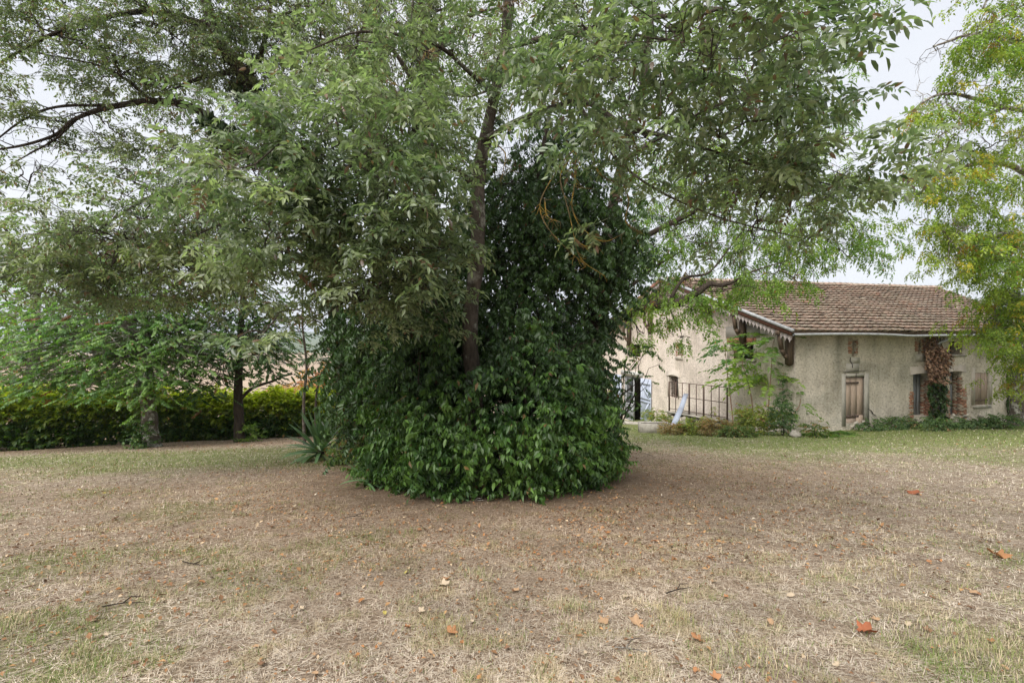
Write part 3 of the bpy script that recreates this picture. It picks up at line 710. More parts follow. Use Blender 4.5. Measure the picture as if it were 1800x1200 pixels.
def spray(r, leaf_fn, L=.34, n=6, spread=55, hang=.45):
    """a twig along +Y carrying n leaves"""
    t = Tpl(); w = .0032
    t.add(np.array([(-w, 0, 0), (w, 0, 0), (0, L, 0), (0, 0, w*1.5)]), np.array([(0, 1, 2), (1, 3, 2), (3, 0, 2)]))
    for i in range(n):
        f = .25+.75*i/max(1, n-1); sd = -1 if i % 2 else 1
        yaw = 0 if i == n-1 else sd*math.radians(spread+r.normal(0, 14))
        t.addt(leaf_fn(r), rots(yaw, -r.uniform(hang*.3, hang*1.5), r.normal(0, .35)), (0, L*f, 0))
    return t.done()
def single(geo):
    def f(r):
        t = Tpl(); V, T = geo(r); t.add(V, T); return t.done()
    return f
def tset(fn, n=6, seed=1):
    r = np.random.default_rng(seed); return [fn(r) for _ in range(n)]
ASH = tset(lambda r: spray(r, lambda q: pinnate(q, .19, 4, .076, .028, 6, .25), .36, 7, 62, .3), 10, 1)        # near ash, full leaves
ASH_F = tset(lambda r: spray(r, lambda q: pinnate(q, .19, 4, .078, .030, 2, .25), .40, 7, 62, .35), 8, 2)      # farther ash
ROB = tset(lambda r: spray(r, lambda q: pinnate(q, .24, 5, .088, .036, 2, .45), .45, 6, 60, .5), 6, 3)
MAP = tset(lambda r: spray(r, single(lambda q: maple_geo(.064*q.uniform(.75, 1.25))), .42, 16, 58, .6), 8, 4)
DARK = tset(lambda r: spray(r, single(lambda q: leaf_geo(.075*q.uniform(.8, 1.2), .038, 2, .15, .25)), .30, 13, 55, .9), 6, 5)
LAU = tset(lambda r: spray(r, single(lambda q: leaf_geo(.078*q.uniform(.7, 1.2), .033*q.uniform(.9, 1.15), 4, .16, .22)), .18, 10, 52, 1.15), 8, 6)
HED = tset(lambda r: spray(r, single(lambda q: leaf_geo(.13*q.uniform(.7, 1.3), .074, 2, .15, .1)), .34, 13, 50, .5), 6, 7)
IVY = tset(lambda r: spray(r, single(lambda q: maple_geo(.075*q.uniform(.7, 1.2))), .22, 8, 60, 1.0), 5, 8)
WEED = tset(lambda r: spray(r, single(lambda q: leaf_geo(.08*q.uniform(.7, 1.3), .045, 2, .15, .2)), .28, 9, 60, .7), 6, 9)
BLD = tset(lambda r: spray(r, single(lambda q: leaf_geo(.38*q.uniform(.7, 1.2), .03, 4, .1, .5)), .05, 9, 90, .5), 4, 10)

def pal(c0, c1, brown=(.15, .075, .03), pb=.02, ps=.01, jit=.22, extra=None, pe=0.):
    return dict(c0=np.array(c0), c1=np.array(c1), brown=np.array(brown), pb=pb, ps=ps, jit=jit, extra=None if extra is None else np.array(extra), pe=pe)
P_ASH = pal((.090, .126, .066), (.195, .228, .120), (.13, .08, .05), .03, .003, .3)
P_ASH2 = pal((.096, .128, .064), (.185, .208, .10), (.14, .085, .05), .06, .012, .28)
P_ROB = pal((.125, .205, .03), (.25, .30, .045), (.30, .17, .03), .02, .01, .28, (.42, .34, .035), .09)
P_GRN = pal((.09, .17, .03), (.18, .25, .045), (.2, .11, .03), .015, .01, .25)  # greens brightened so the leaves by the gable look backlit
P_MAP = pal((.08, .17, .045), (.175, .27, .07), (.2, .09, .04), .02, .01, .25)
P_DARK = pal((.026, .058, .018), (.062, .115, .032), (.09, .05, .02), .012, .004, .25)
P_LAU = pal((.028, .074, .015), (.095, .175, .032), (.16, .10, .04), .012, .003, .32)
P_IVY = pal((.025, .055, .015), (.06, .10, .025))

def scatter(b, tpls, pos, R, scale, pl, tcol=None):
    n = len(pos); which = rng.integers(len(tpls), size=n); t = rng.beta(1.3, 1.3, n) if tcol is None else tcol
    for k, tp in enumerate(tpls):
        m = np.nonzero(which == k)[0]
        if not len(m): continue
        V = np.einsum('nij,vj->nvi', R[m], tp.v)*scale[m][:, None, None]+pos[m][:, None, :]
        nv = len(tp.v); T = (tp.t[None]+(np.arange(len(m))*nv)[:, None, None]).reshape(-1, 3)
        nl = int(tp.i.max())+1; tl = np.clip(t[m][:, None]+rng.normal(0, .18, (len(m), nl)), 0, 1)[..., None]
        C = pl['c0']*(1-tl)+pl['c1']*tl
        C = C*(1+rng.normal(0, pl['jit'], (len(m), nl, 1)).clip(-.6, .6))
        if pl['extra'] is not None:
            e = (rng.random((len(m), 1)) < pl['pe']) & (rng.random((len(m), nl)) < .7); C = np.where(e[..., None], pl['extra']*rng.uniform(.7, 1.2, (len(m), nl, 1)), C)
        br = (rng.random((len(m), nl)) < pl['pb']) | (rng.random((len(m), 1)) < pl['ps']); C = np.where(br[..., None], pl['brown']*rng.uniform(.6, 1.4, (len(m), nl, 1)), C)
        b.add(V.reshape(-1, 3), T=T, C=C[:, tp.i].reshape(-1, 3))

def catmull(pts, k=6):
    p = np.asarray(pts, float); q = np.vstack([2*p[0]-p[1], p, 2*p[-1]-p[-2]]); out = []
    for i in range(1, len(q)-2):
        for t in np.linspace(0, 1, k, endpoint=False):
            a, b_, c, d = q[i-1], q[i], q[i+1], q[i+2]
            out.append(.5*((2*b_)+(-a+c)*t+(2*a-5*b_+4*c-d)*t*t+(-a+3*b_-3*c+d)*t**3))
    out.append(p[-1]); return np.array(out)
def limb_px(spec):
    """list of (px, py, distance, radius) -> smoothed points and radii in metres"""
    a = np.array([(*P(x, y, d), r) for x, y, d, r in spec]); c = catmull(a, 6); return c[:, :3], np.maximum(c[:, 3], .004)
def wobble(p, amp):
    n = len(p); return p+np.stack([np.interp(np.arange(n), np.linspace(0, n-1, max(3, n//3)), rng.normal(0, amp, max(3, n//3))) for _ in range(3)], 1)
def branch_curve(a, d, k=7, lift=.15, jit=.05):
    a = np.asarray(a, float); d = np.asarray(d, float); L = np.linalg.norm(d-a); t = np.linspace(0, 1, k)[:, None]
    p = a+(d-a)*t; p[:, 2:3] += lift*L*np.sin(np.pi*t)
    if k > 2: p[1:-1] += rng.normal(0, jit*L, (k-2, 3))
    return p
def rel(o, b):  # geometry was gathered in world space: move it to the thing's frame
    off = np.array(o.location, np.float32)
    b.V = [v-off for v in b.V]; return b

def tree(name, label, base, trunk, limbs, blobs, tpls, pl, leafmat, bark, group=None, scale=1., ivy=None, twigr=.006, droop=(.1, .6), lean=.0, sides=10, subr=.014, mainr=.03, bare=0, up=.12, dens=1., bl_=1.):
    o = thing(name, label, 'tree', base, 0, group)
    tb = MB(); bb = MB(); cb = MB(); skel = []
    for i, (pts, rad) in enumerate([trunk]+limbs):
        pts = wobble(pts, .012 if i == 0 else .02); rr = rad*(1+.06*np.sin(np.arange(len(rad))*1.7+i)+rng.normal(0, .03, len(rad)))
        (tb if i == 0 else bb).tubes(pts, rr, sides if i == 0 else 8); skel.append(np.hstack([pts, rr[:, None]]))
    S = np.vstack(skel); anchors = []
    cand = np.vstack(skel[1:]) if len(skel) > 1 else S
    for q in range(bare):
        s = cand[rng.integers(len(cand))]; L = rng.uniform(.35, 1.1)*bl_
        e = s[:3]+nrm(rng.normal(0, 1, 3)*np.array((1, .8, .6)))*L; c = branch_curve(s[:3], e, 7, .06, .05); r0 = min(s[3]*.5, .012*bl_); bb.tubes(c, np.linspace(r0, .003, 7), 4)
        for k in range(4):
            m = c[rng.integers(2, 7)]; bb.tubes(branch_curve(m, m+nrm(rng.normal(0, 1, 3))*L*rng.uniform(.2, .5), 5, -.03, .06), np.linspace(min(r0*.6, .006), .002, 5), 3)
    for bl in blobs:
        px, py, Y, rx, ry, rY, n = bl[:7]; n = n*dens
        c = P(px, py, Y); ax = np.array((rx*Y/F, rY, ry*Y/F)); n = int(n)
        pts = c+np.clip(rng.normal(0, .6, (n, 3)), -1.5, 1.5)*ax
        # main branch of this clump
        w = np.linalg.norm(S[:, :3]-c, axis=1)+.9*np.maximum(0, S[:, 2]-c[2]-.3)
        j = int(np.argmin(w)); st = S[j, :3]; L = np.linalg.norm(c-st)
        main = branch_curve(st, c+rng.normal(0, .15, 3)*ax, 8, up, .04)
        r0 = min(S[j, 3]*.8, max(mainr*.6, mainr*L**.5)); bb.tubes(main, np.linspace(r0, subr*.8, 8), 6)
        k = max(2, n//9); cen = pts[rng.choice(n, min(k, n), replace=False)]
        ds = np.linalg.norm(pts[:, None]-cen[None], axis=2); own = np.argmin(ds, 1)
        for q, s in enumerate(cen):
            m = main[np.clip(np.argmin(np.linalg.norm(main-s, axis=1))-rng.integers(0, 2), 1, 7)]
            sb = branch_curve(m, s, 6, .06, .05); bb.tubes(sb, np.linspace(subr, twigr, 6), 4)
            mine = pts[own == q]
            if not len(mine): continue
            sp = sb[rng.integers(2, 6, len(mine))]
            K = 4; t = np.linspace(0, 1, K)[None, :, None]; tp = sp[:, None]*(1-t)+mine[:, None]*t; TL = np.linalg.norm(mine-sp, axis=1)[:, None, None]; tp[:, 1:-1] += rng.normal(0, 1, (len(mine), K-2, 3))*np.maximum(.02, .09*TL); tp[:, 1:-1, 2] += .07*TL[:, :, 0]
            bb.tubes(tp, np.broadcast_to(np.linspace(twigr, twigr*.45, K), (len(mine), K)), 3)
            dv = mine-(s*.4+c*.6); anchors.append(np.hstack([mine, dv, np.full((len(mine), 1), rng.beta(1.3, 1.3))]))
    if anchors:
        A_ = np.vstack(anchors); yaw = np.arctan2(-A_[:, 3], A_[:, 4])+rng.normal(0, .6, len(A_))
        R = rots(yaw, -rng.uniform(*droop, len(A_)), rng.normal(0, .3, len(A_)))
        scatter(cb, tpls, A_[:, :3], R, scale*rng.uniform(.8, 1.2, len(A_)), pl, np.clip(A_[:, 6]+rng.normal(0, .15, len(A_)), 0, 1))
    if ivy:
        for (pts, rad), n in ivy:
            i = rng.integers(len(pts), size=n); th = rng.uniform(0, 2*math.pi, n); pos = pts[i]+np.stack([np.cos(th), np.sin(th), rng.normal(0, .6, n)], 1)*(rad[i][:, None]+.03)
            ib = MB(); scatter(ib, IVY, pos, rots(th-math.pi/2, -rng.uniform(.5, 1.5, n), rng.normal(0, .3, n)), rng.uniform(.8, 1.4, n), P_IVY); rel(o, ib).build('ivy', M_GLOSS, o, kind='stuff')
    rel(o, tb).build('trunk', bark, o, True); rel(o, bb).build('branches', bark, o, True)
    if anchors: rel(o, cb).build('crown', leafmat, o, kind='stuff')
    return o, (np.vstack(anchors) if anchors else None)

# ---- central ash, whose trunk rises out of the laurel
cb0 = onground(-.49, 6.7)
tr = limb_px([(838, 860, 6.7, .17), (834, 700, 6.7, .12), (829, 560, 6.7, .106), (838, 420, 6.75, .10), (845, 290, 7.0, .094), (865, 180, 6.9, .08), (890, 60, 6.8, .072), (900, -80, 6.7, .08), (905, -220, 6.5, .05)])
lm = [limb_px([(848, 250, 6.95, .085), (930, 205, 6.3, .07), (1010, 178, 5.5, .058), (1110, 225, 4.9, .045), (1250, 262, 4.6, .03), (1420, 320, 4.4, .012)]),
      limb_px([(885, 80, 6.8, .07), (1000, 55, 5.6, .055), (1150, 30, 4.4, .04), (1270, 15, 3.8, .03), (1380, 60, 3.7, .012)]),
      limb_px([(842, 330, 7.0, .07), (760, 280, 6.2, .055), (650, 285, 5.5, .042), (520, 330, 5.1, .02), (430, 400, 5.0, .008)]),
      limb_px([(835, 470, 7.1, .055), (740, 455, 6.2, .04), (640, 510, 5.7, .025), (560, 560, 5.4, .01)]),
      limb_px([(868, 170, 6.9, .06), (780, 90, 6.4, .05), (650, 60, 5.9, .03), (540, 90, 5.5, .012)]),
      limb_px([(1010, 178, 5.5, .04), (1100, 300, 5.0, .028), (1250, 380, 4.8, .016), (1400, 420, 4.7, .008)]),
      limb_px([(828, 305, 6.75, .012), (845, 285, 6.8, .02), (868, 235, 6.85, .035)])]
lm = [(a_, r_*.55) for a_, r_ in lm]
bl = [(490, 345, 5.0, 75, 90, .55, 40), (600, 300, 4.8, 120, 110, .6, 72), (700, 370, 5.0, 80, 110, .55, 50), (520, 445, 5.2, 80, 75, .55, 38), (640, 530, 5.6, 74, 50, .45, 24), (450, 585, 4.3, 30, 16, .25, 3),
      (735, 510, 5.6, 45, 60, .35, 16), (600, 190, 5.4, 75, 65, .6, 30), (700, 190, 6, 90, 80, .7, 28), (800, 70, 6.4, 120, 80, .9, 24), (660, 440, 5.2, 90, 80, .5, 45), (620, 60, 6, 100, 70, .8, 22),
      (1110, 120, 3.9, 105, 110, .6, 28), (1240, 80, 3.7, 110, 90, .6, 25), (1360, 110, 3.9, 70, 95, .6, 22), (1280, 240, 4.2, 130, 80, .7, 20), (1390, 270, 4.4, 80, 70, .6, 20), (1150, 220, 4.6, 100, 60, .6, 18), (1340, 350, 4.7, 130, 55, .6, 16),
      (1450, 335, 4.5, 60, 36, .4, 13), (1040, 50, 5, 80, 80, .6, 30), (940, 110, 6.2, 80, 100, .6, 30), (715, 250, 5.8, 80, 80, .5, 34),
      (700, -120, 6, 250, 90, 1.2, 50), (1050, -130, 4.5, 180, 80, 1., 36)]
ash, anch = tree('ash_tree', 'big ash whose mottled slim trunk rises out of the laurel clump', cb0, tr, lm, bl, ASH, P_ASH, M_ASH, M_BARK, dens=1.38, scale=.98, droop=(-.55, .4), bare=46, bl_=.7, twigr=.0045, subr=.010, mainr=.02)
# the largest leaves hang as leaves of their own
fr_ = np.abs(anch[:, 0]/anch[:, 1]) < 1.0; A_ = anch[fr_ & (anch[:, 2]-EYE < .72*anch[:, 1])]; A_ = A_[np.argsort(A_[:, 1])][:300]
lv = []
for k in range(10):
    r_ = np.random.default_rng(50+k); tp = pinnate(r_, .2, 4, .082, .03, 4); t = r_.random(); c = P_ASH['c0']*(1-t)+P_ASH['c1']*t
    if k == 9: c = P_ASH['brown']
    bb = MB(); bb.add(tp.v, T=tp.t, C=(c*(1+r_.normal(0, .15, (int(tp.i.max())+1, 1))))[tp.i]); lv.append(bb.data('leaf', M_ASH))
for a in A_:
    yaw = math.atan2(-a[3], a[4])+rng.normal(0, .8); link('leaf', lv[rng.integers(10)], ash, M4(rots(yaw, -rng.uniform(.2, 1.), rng.normal(0, .3)), a[:3]-np.array(ash.location), rng.uniform(.8, 1.15)))
# yellow lichen-crusted hanging twigs
for spec in ([(1012, 262, 5.6), (990, 285, 5.5), (958, 335, 5.5), (950, 368, 5.5), (966, 405, 5.5), (1000, 440, 5.5), (1030, 468, 5.5)], [(1000, 280, 5.6), (985, 310, 5.55), (996, 360, 5.5), (1008, 410, 5.5), (1020, 455, 5.5), (1062, 484, 5.4)],
             [(1012, 262, 5.6), (1010, 320, 5.6), (1005, 360, 5.6), (1022, 400, 5.6), (1060, 424, 5.5), (1100, 410, 5.4)], [(958, 350, 5.52), (962, 380, 5.5), (985, 390, 5.45)], [(868, 250, 6.5), (888, 270, 6.4), (885, 300, 6.4), (878, 322, 6.4)],
             [(1085, 300, 5.2), (1105, 350, 5.2), (1100, 390, 5.2), (1130, 410, 5.1)], [(1010, 420, 5.5), (1030, 432, 5.4), (1045, 425, 5.4)], [(1040, 250, 5.4), (1050, 300, 5.3), (1090, 320, 5.2), (1140, 290, 5.0)], [(1110, 230, 5.0), (1120, 270, 5.0), (1115, 300, 5.0)]):
    pts = catmull(np.array([P(*s) for s in spec]), 6); bb = MB(); bb.tubes(wobble(pts, .004), np.linspace(.0095, .0035, len(pts))*rng.uniform(.7, 1.3, len(pts)), 5)
    for q in range(len(pts)//2+3):
        s = pts[rng.integers(3, len(pts))]; bb.tubes(branch_curve(s, s+np.array((rng.normal(.05, .08), rng.normal(0, .05), -rng.uniform(.02, .12))), 4, -.1), np.linspace(.005, .002, 4), 3)
    rel(ash, bb).build('lichen_twig', M_LICHEN, ash, True)

# ---- big ivied ash on the left, arching limb
tr = limb_px([(606, 800, 12.6, .24), (603, 700, 12.5, .2), (592, 560, 12.3, .2), (562, 400, 12, .2), (522, 290, 11.6, .2), (470, 210, 11.2, .19), (420, 120, 10.9, .16), (375, 50, 10.6, .13), (340, -90, 10.4, .08)])
tl = [limb_px([(510, 275, 11.5, .13), (440, 262, 11.1, .12), (395, 225, 10.8, .11), (340, 190, 10.5, .085), (270, 178, 10.2, .07), (200, 186, 9.9, .055), (140, 205, 9.7, .04), (90, 240, 9.6, .03), (0, 262, 9.5, .02), (-80, 250, 9.4, .012)]),
      limb_px([(430, 135, 10.9, .08), (455, 110, 10.7, .06), (470, 50, 10.5, .045), (480, -40, 10.4, .02)]), limb_px([(420, 125, 10.9, .07), (370, 132, 10.6, .05), (330, 146, 10.3, .03), (300, 160, 10, .012)]),
      limb_px([(375, 50, 10.6, .08), (250, 20, 10.0, .055), (100, 60, 9.6, .035), (-40, 130, 9.3, .015)]), limb_px([(545, 340, 11.8, .08), (440, 325, 10.6, .06), (330, 322, 9.2, .045), (240, 360, 8.2, .025), (150, 420, 7.8, .01)]),
      limb_px([(200, 186, 9.9, .035), (100, 190, 9.6, .026), (30, 215, 9.4, .018), (-50, 280, 9.2, .01)]), limb_px([(140, 205, 9.7, .025), (80, 255, 9.5, .018), (20, 290, 9.4, .01)]), limb_px([(270, 178, 10.2, .03), (180, 120, 9.8, .022), (80, 95, 9.5, .015), (0, 80, 9.3, .01)])]
bl = [(300, 60, 10, 140, 80, 1.4, 90), (120, 90, 10, 120, 80, 1.4, 42), (430, 100, 10.5, 110, 90, 1.4, 80), (540, 60, 10, 100, 80, 1.4, 70), (190, 230, 10, 100, 40, 1, 14), (60, 30, 9.5, 100, 60, 1, 34), (340, 270, 10.5, 110, 50, 1.1, 34), (60, 330, 9, 60, 50, .8, 12), (560, 120, 11, 60, 60, 1, 20),
      (330, 400, 7.5, 110, 50, .8, 60), (200, 430, 7.2, 100, 50, .8, 46), (120, 480, 7.4, 70, 40, .6, 24), (400, 460, 7.6, 90, 70, .8, 44), (280, 490, 8, 120, 40, .7, 38), (380, 330, 9, 90, 50, .8, 34), (280, 350, 8.6, 80, 40, .7, 20),
      (230, 140, 10.2, 90, 60, 1.2, 34), (380, 30, 10.5, 90, 60, 1.2, 40), (40, 190, 9.6, 60, 40, .8, 10), (100, 410, 8, 70, 50, .7, 20), (-80, 150, 9, 100, 150, 1, 34), (250, -100, 9.5, 260, 70, 1.4, 60), (520, -90, 10, 120, 60, 1.2, 30)]
tree('ivied_ash_tree', 'leaning ivy-hung ash with a long limb arching left over the lawn', onground(-4.35, 12.6), tr, tl, bl, ASH_F, P_ASH2, M_ASH, M_BARK_DARK, dens=1.7, droop=(-.3, .6), bare=90, twigr=.006, ivy=[((tr[0][18:36], tr[1][18:36]), 260), ((tl[0][0][:16], tl[0][1][:16]), 330)], mainr=.035)

# ---- two ivy-clad trunks behind the clump
for px, Y, lab in ((664, 13.2, 'straight ivy-clad trunk behind the clump, left of its pair'), (752, 12.6, 'straight ivy-clad trunk behind the clump, nearest the mottled trunk')):
    gp = onground((px-900)/F*Y, Y); pyb = 600+(EYE-gp[2])/Y*F
    tr = limb_px([(px+6, pyb+4, Y, .25), (px+4, 500, Y, .22), (px-2, 300, Y-.1, .2), (px-8, 130, Y-.2, .18), (px-10, -40, Y-.3, .15), (px-12, -160, Y-.4, .1)])
    tl = [limb_px([(px-6, 180, Y-.2, .08), (px-60, 90, Y-.8, .05), (px-130, 60, Y-1.2, .02)]), limb_px([(px-8, 130, Y-.2, .08), (px+60, 40, Y-.6, .05), (px+130, 10, Y-1, .02)])]
    bl = [(px-60, 60, Y-.6, 90, 80, 1.2, 60), (px+50, 40, Y-.6, 90, 80, 1.2, 60), (px+10, 180, Y-.5, 80, 60, .8, 24), (px, -90, Y-.5, 120, 60, 1.4, 40), (px-40, 260, Y-.6, 60, 50, .6, 16)]
    if px > 700: bl += [(900, 60, Y-.5, 110, 80, 1.2, 60), (960, 180, Y-.6, 80, 70, 1., 40)]
    tree('ivy_clad_tree', lab, gp, tr, tl, bl, ASH_F, P_ASH2, M_LEAF, M_BARK, group='ivy-clad trees behind the clump', dens=.8, bare=20, ivy=[((tr[0][8:26], tr[1][8:26]), 500)], droop=(.5, 1.3), mainr=.03)

# ---- dark evergreen stems in the clump
tr = limb_px([(928, 835, 8.3, .13), (922, 700, 8.3, .11), (918, 560, 8.2, .085), (928, 400, 8.1, .07), (955, 260, 8.0, .04), (970, 190, 8, .02)])
tl = [limb_px([(930, 810, 8.4, .12), (1000, 700, 8.6, .1), (1035, 580, 8.7, .09), (1040, 450, 8.6, .06), (1020, 330, 8.5, .03)]), limb_px([(925, 700, 8.3, .06), (830, 560, 8.2, .05), (740, 480, 8.2, .03), (700, 430, 8.1, .015)]), limb_px([(1030, 600, 8.7, .05), (1080, 520, 8.6, .04), (1110, 470, 8.5, .02)]), limb_px([(890, 500, 8.1, .02), (860, 530, 7.9, .012), (820, 560, 7.8, .006)])]
bl = [(900, 330, 8.2, 80, 80, .6, 90), (990, 320, 8.3, 90, 80, .7, 110), (1040, 400, 8.5, 65, 75, .7, 110), (960, 440, 8.1, 100, 80, .6, 150), (870, 450, 8.2, 70, 90, .6, 100), (1070, 480, 8.6, 36, 52, .5, 60), (1025, 565, 8.6, 38, 52, .5, 70), (900, 550, 8.0, 90, 70, .6, 130), (960, 630, 7.9, 70, 60, .5, 90), (1025, 660, 8.4, 34, 40, .4, 36),
      (770, 560, 7.5, 60, 60, .5, 90), (700, 590, 7.6, 70, 60, .5, 100), (650, 650, 7.7, 50, 60, .5, 70), (620, 560, 8.2, 40, 60, .4, 50), (900, 640, 7.0, 50, 40, .3, 50), (1000, 640, 7.2, 50, 40, .3, 46), (1050, 700, 7.4, 22, 34, .3, 26), (740, 660, 6.9, 60, 40, .3, 46), (760, 560, 8.2, 80, 70, .6, 70), (700, 640, 8.2, 70, 60, .6, 60), (820, 620, 7.9, 80, 70, .5, 100), (780, 430, 8.3, 60, 60, .5, 50), (650, 700, 8.4, 50, 60, .5, 60), (1000, 230, 8.3, 50, 30, .4, 24), (620, 620, 8.8, 40, 60, .4, 36), (1110, 430, 8.7, 30, 40, .3, 22)]
tree('evergreen_tree', 'dark many-stemmed evergreen filling the clump right of the mottled trunk', onground(.28, 8.3), tr, tl, bl, DARK, P_DARK, M_GLOSS, M_BARK_DARK, dens=2.7, scale=1.15, twigr=.004, subr=.009, mainr=.015, droop=(.3, 1.2))

# ---- laurel clump
lau = thing('laurel_bush', 'broad dense laurel bush of glossy green leaves around the mottled trunk', 'bush', BUSH)
def bush_surface(n, k0=0.):
    th = rng.uniform(0, 2*math.pi, n); z = rng.random(n); z = np.where(rng.random(n) < .35, rng.uniform(0, .4, n), z)
    prof = np.interp(z, [0, .06, .2, .4, .6, .8, 1], [.90, 1.0, 1.0, .98, .95, .88, .6])
    dent = 1+.40*(fbm(th*3.2, z*4, 77)-.5)*2*(.45+.7*z)+np.where(rng.random(n) < .05, rng.uniform(.03, .14, n), 0)
    rad = prof*dent*(1-k0*rng.random(n)**1.3)
    ax = 1.9-.2*np.cos(th)*(np.cos(th) > 0); x = np.cos(th)*rad*ax; y = np.sin(th)*rad*1.72; zz = z*np.interp(x, [-1.9, -1, -.2, .6, 1.6], [2.7, 2.9, 2.2, 2.1, 1.7])*(1+.12*np.sin(th*5+1)*z)
    ok = ~((np.abs(x+.22) < .24) & (y < -.2) & (zz > 1.55)) & ((y < .5) | (rng.random(n) < .6))
    return th[ok], np.stack([x, y, zz], 1)[ok]
b = MB()
th, pos = bush_surface(7600, .45); pos[:, 2] += gz(pos[:, 0]+BUSH[0], pos[:, 1]+BUSH[1])-BUSH[2]+.04
R = rots(th-math.pi/2+rng.normal(0, .55, len(th)), -rng.uniform(-.3, .95, len(th)), rng.normal(0, .35, len(th)))
lump = fbm(th*3+5, pos[:, 2]*1.6, 31)
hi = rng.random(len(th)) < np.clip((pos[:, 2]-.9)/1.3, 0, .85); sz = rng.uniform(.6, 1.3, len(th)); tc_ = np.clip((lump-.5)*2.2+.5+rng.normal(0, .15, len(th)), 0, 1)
scatter(b, LAU, pos[~hi], R[~hi], sz[~hi], P_LAU, tc_[~hi]); scatter(b, LAU, pos[hi], R[hi], sz[hi], P_DARK, tc_[hi]);  # sprays higher in the bush more often take the darker green palette
nc = 620; ac = rng.uniform(0, 6.28, nc); rc = rng.random(nc)**.5*1.05; thc = rng.uniform(0, 6.28, nc)
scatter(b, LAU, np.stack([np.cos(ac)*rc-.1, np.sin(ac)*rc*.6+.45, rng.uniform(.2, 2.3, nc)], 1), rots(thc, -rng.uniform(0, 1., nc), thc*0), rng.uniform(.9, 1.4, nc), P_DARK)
nc = 1900; xc = rng.uniform(-1.75, 1.45, nc); zc = 1.5+2.9*rng.random(nc)**1.35; wq = np.interp(zc, [1.5, 2.4, 3.4, 4.4], [1., .92, .7, .5])
xc = xc*wq+.12*(zc-1.5); yc = -.55+rng.random(nc)**.8*1.1+.25*(zc-1.5)*.5; okc = ~((np.abs(xc+.22) < .2) & (yc < .1)) & (fbm(xc*1.8, zc*1.8, 101) > .40)
xc, yc, zc = xc[okc], yc[okc], zc[okc]; nc = len(xc); thc = np.where(rng.random(nc) < .7, -math.pi/2+rng.normal(0, .8, nc), rng.uniform(0, 6.28, nc))
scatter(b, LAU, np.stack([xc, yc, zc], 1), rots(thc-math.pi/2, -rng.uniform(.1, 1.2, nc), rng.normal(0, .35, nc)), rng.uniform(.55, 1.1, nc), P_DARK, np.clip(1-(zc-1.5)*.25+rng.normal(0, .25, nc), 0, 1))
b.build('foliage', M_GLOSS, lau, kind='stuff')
b = MB()
for k in range(46):
    a = rng.uniform(0, 6.28); r0 = rng.uniform(.1, .7); r1 = rng.uniform(.8, 1.6); b.tubes(branch_curve((math.cos(a)*r0, math.sin(a)*r0*.9, -.05), (math.cos(a)*r1, math.sin(a)*r1*.85, rng.uniform(.6, 2.1)), 7, .1), np.linspace(.025, .006, 7), 5)
b.build('stems', M_BARK_DARK, lau, True, 'stuff')
lv = []
for k in range(8):
    V, T = leaf_geo(.092, .036, 6, .16, .22); t = (k+.5)/8; bb = MB(); bb.add(V, T=T, C=P_LAU['c0']*(1-t)+P_LAU['c1']*t*1.05); lv.append(bb.data('leaf', M_GLOSS))
th, pos = bush_surface(1500, .03); pos[:, 2] += gz(pos[:, 0]+BUSH[0], pos[:, 1]+BUSH[1])-BUSH[2]+.04; front = np.nonzero(np.sin(th) < -.35)[0][:300]
for i in front: link('leaf', lv[rng.integers(8)], lau, M4(rots(th[i]-math.pi/2+rng.normal(0, .5), -rng.uniform(.3, 1.2), rng.normal(0, .4)), pos[i]*np.array((1.02, 1.03, 1)), rng.uniform(.85, 1.25)))

# ---- tree behind, right of the clump, with the limb across the gable
g0 = onground(1.6, 12.0)
tr = limb_px([(1014, 790, 12, .22), (1032, 680, 12, .19), (1048, 600, 12, .18), (1062, 450, 12.3, .15), (1090, 300, 12.5, .12), (1130, 150, 12.8, .09), (1150, 0, 13, .06), (1160, -120, 13, .03)])
tl = [limb_px([(1050, 600, 12, .13), (1092, 555, 11.8, .12), (1150, 536, 11.6, .115), (1198, 530, 11.5, .095), (1240, 505, 11.4, .075), (1275, 500, 11.3, .045), (1320, 478, 11.3, .022), (1380, 460, 11.4, .008)]),
      limb_px([(1062, 460, 12.3, .09), (1180, 390, 12.4, .065), (1300, 340, 12.6, .045), (1440, 330, 12.8, .02)]), limb_px([(1100, 280, 12.5, .08), (1230, 200, 13, .055), (1360, 140, 13.5, .035), (1450, 80, 13.8, .015)]),
      limb_px([(1175, 534, 11.55, .05), (1205, 490, 11.5, .035), (1250, 475, 11.6, .025), (1310, 400, 11.8, .012)]), limb_px([(1110, 500, 12, .05), (1160, 462, 12, .03), (1200, 440, 12, .02)]), limb_px([(1181, 545, 11.5, .02), (1190, 570, 11.4, .014), (1202, 590, 11.4, .006)])]
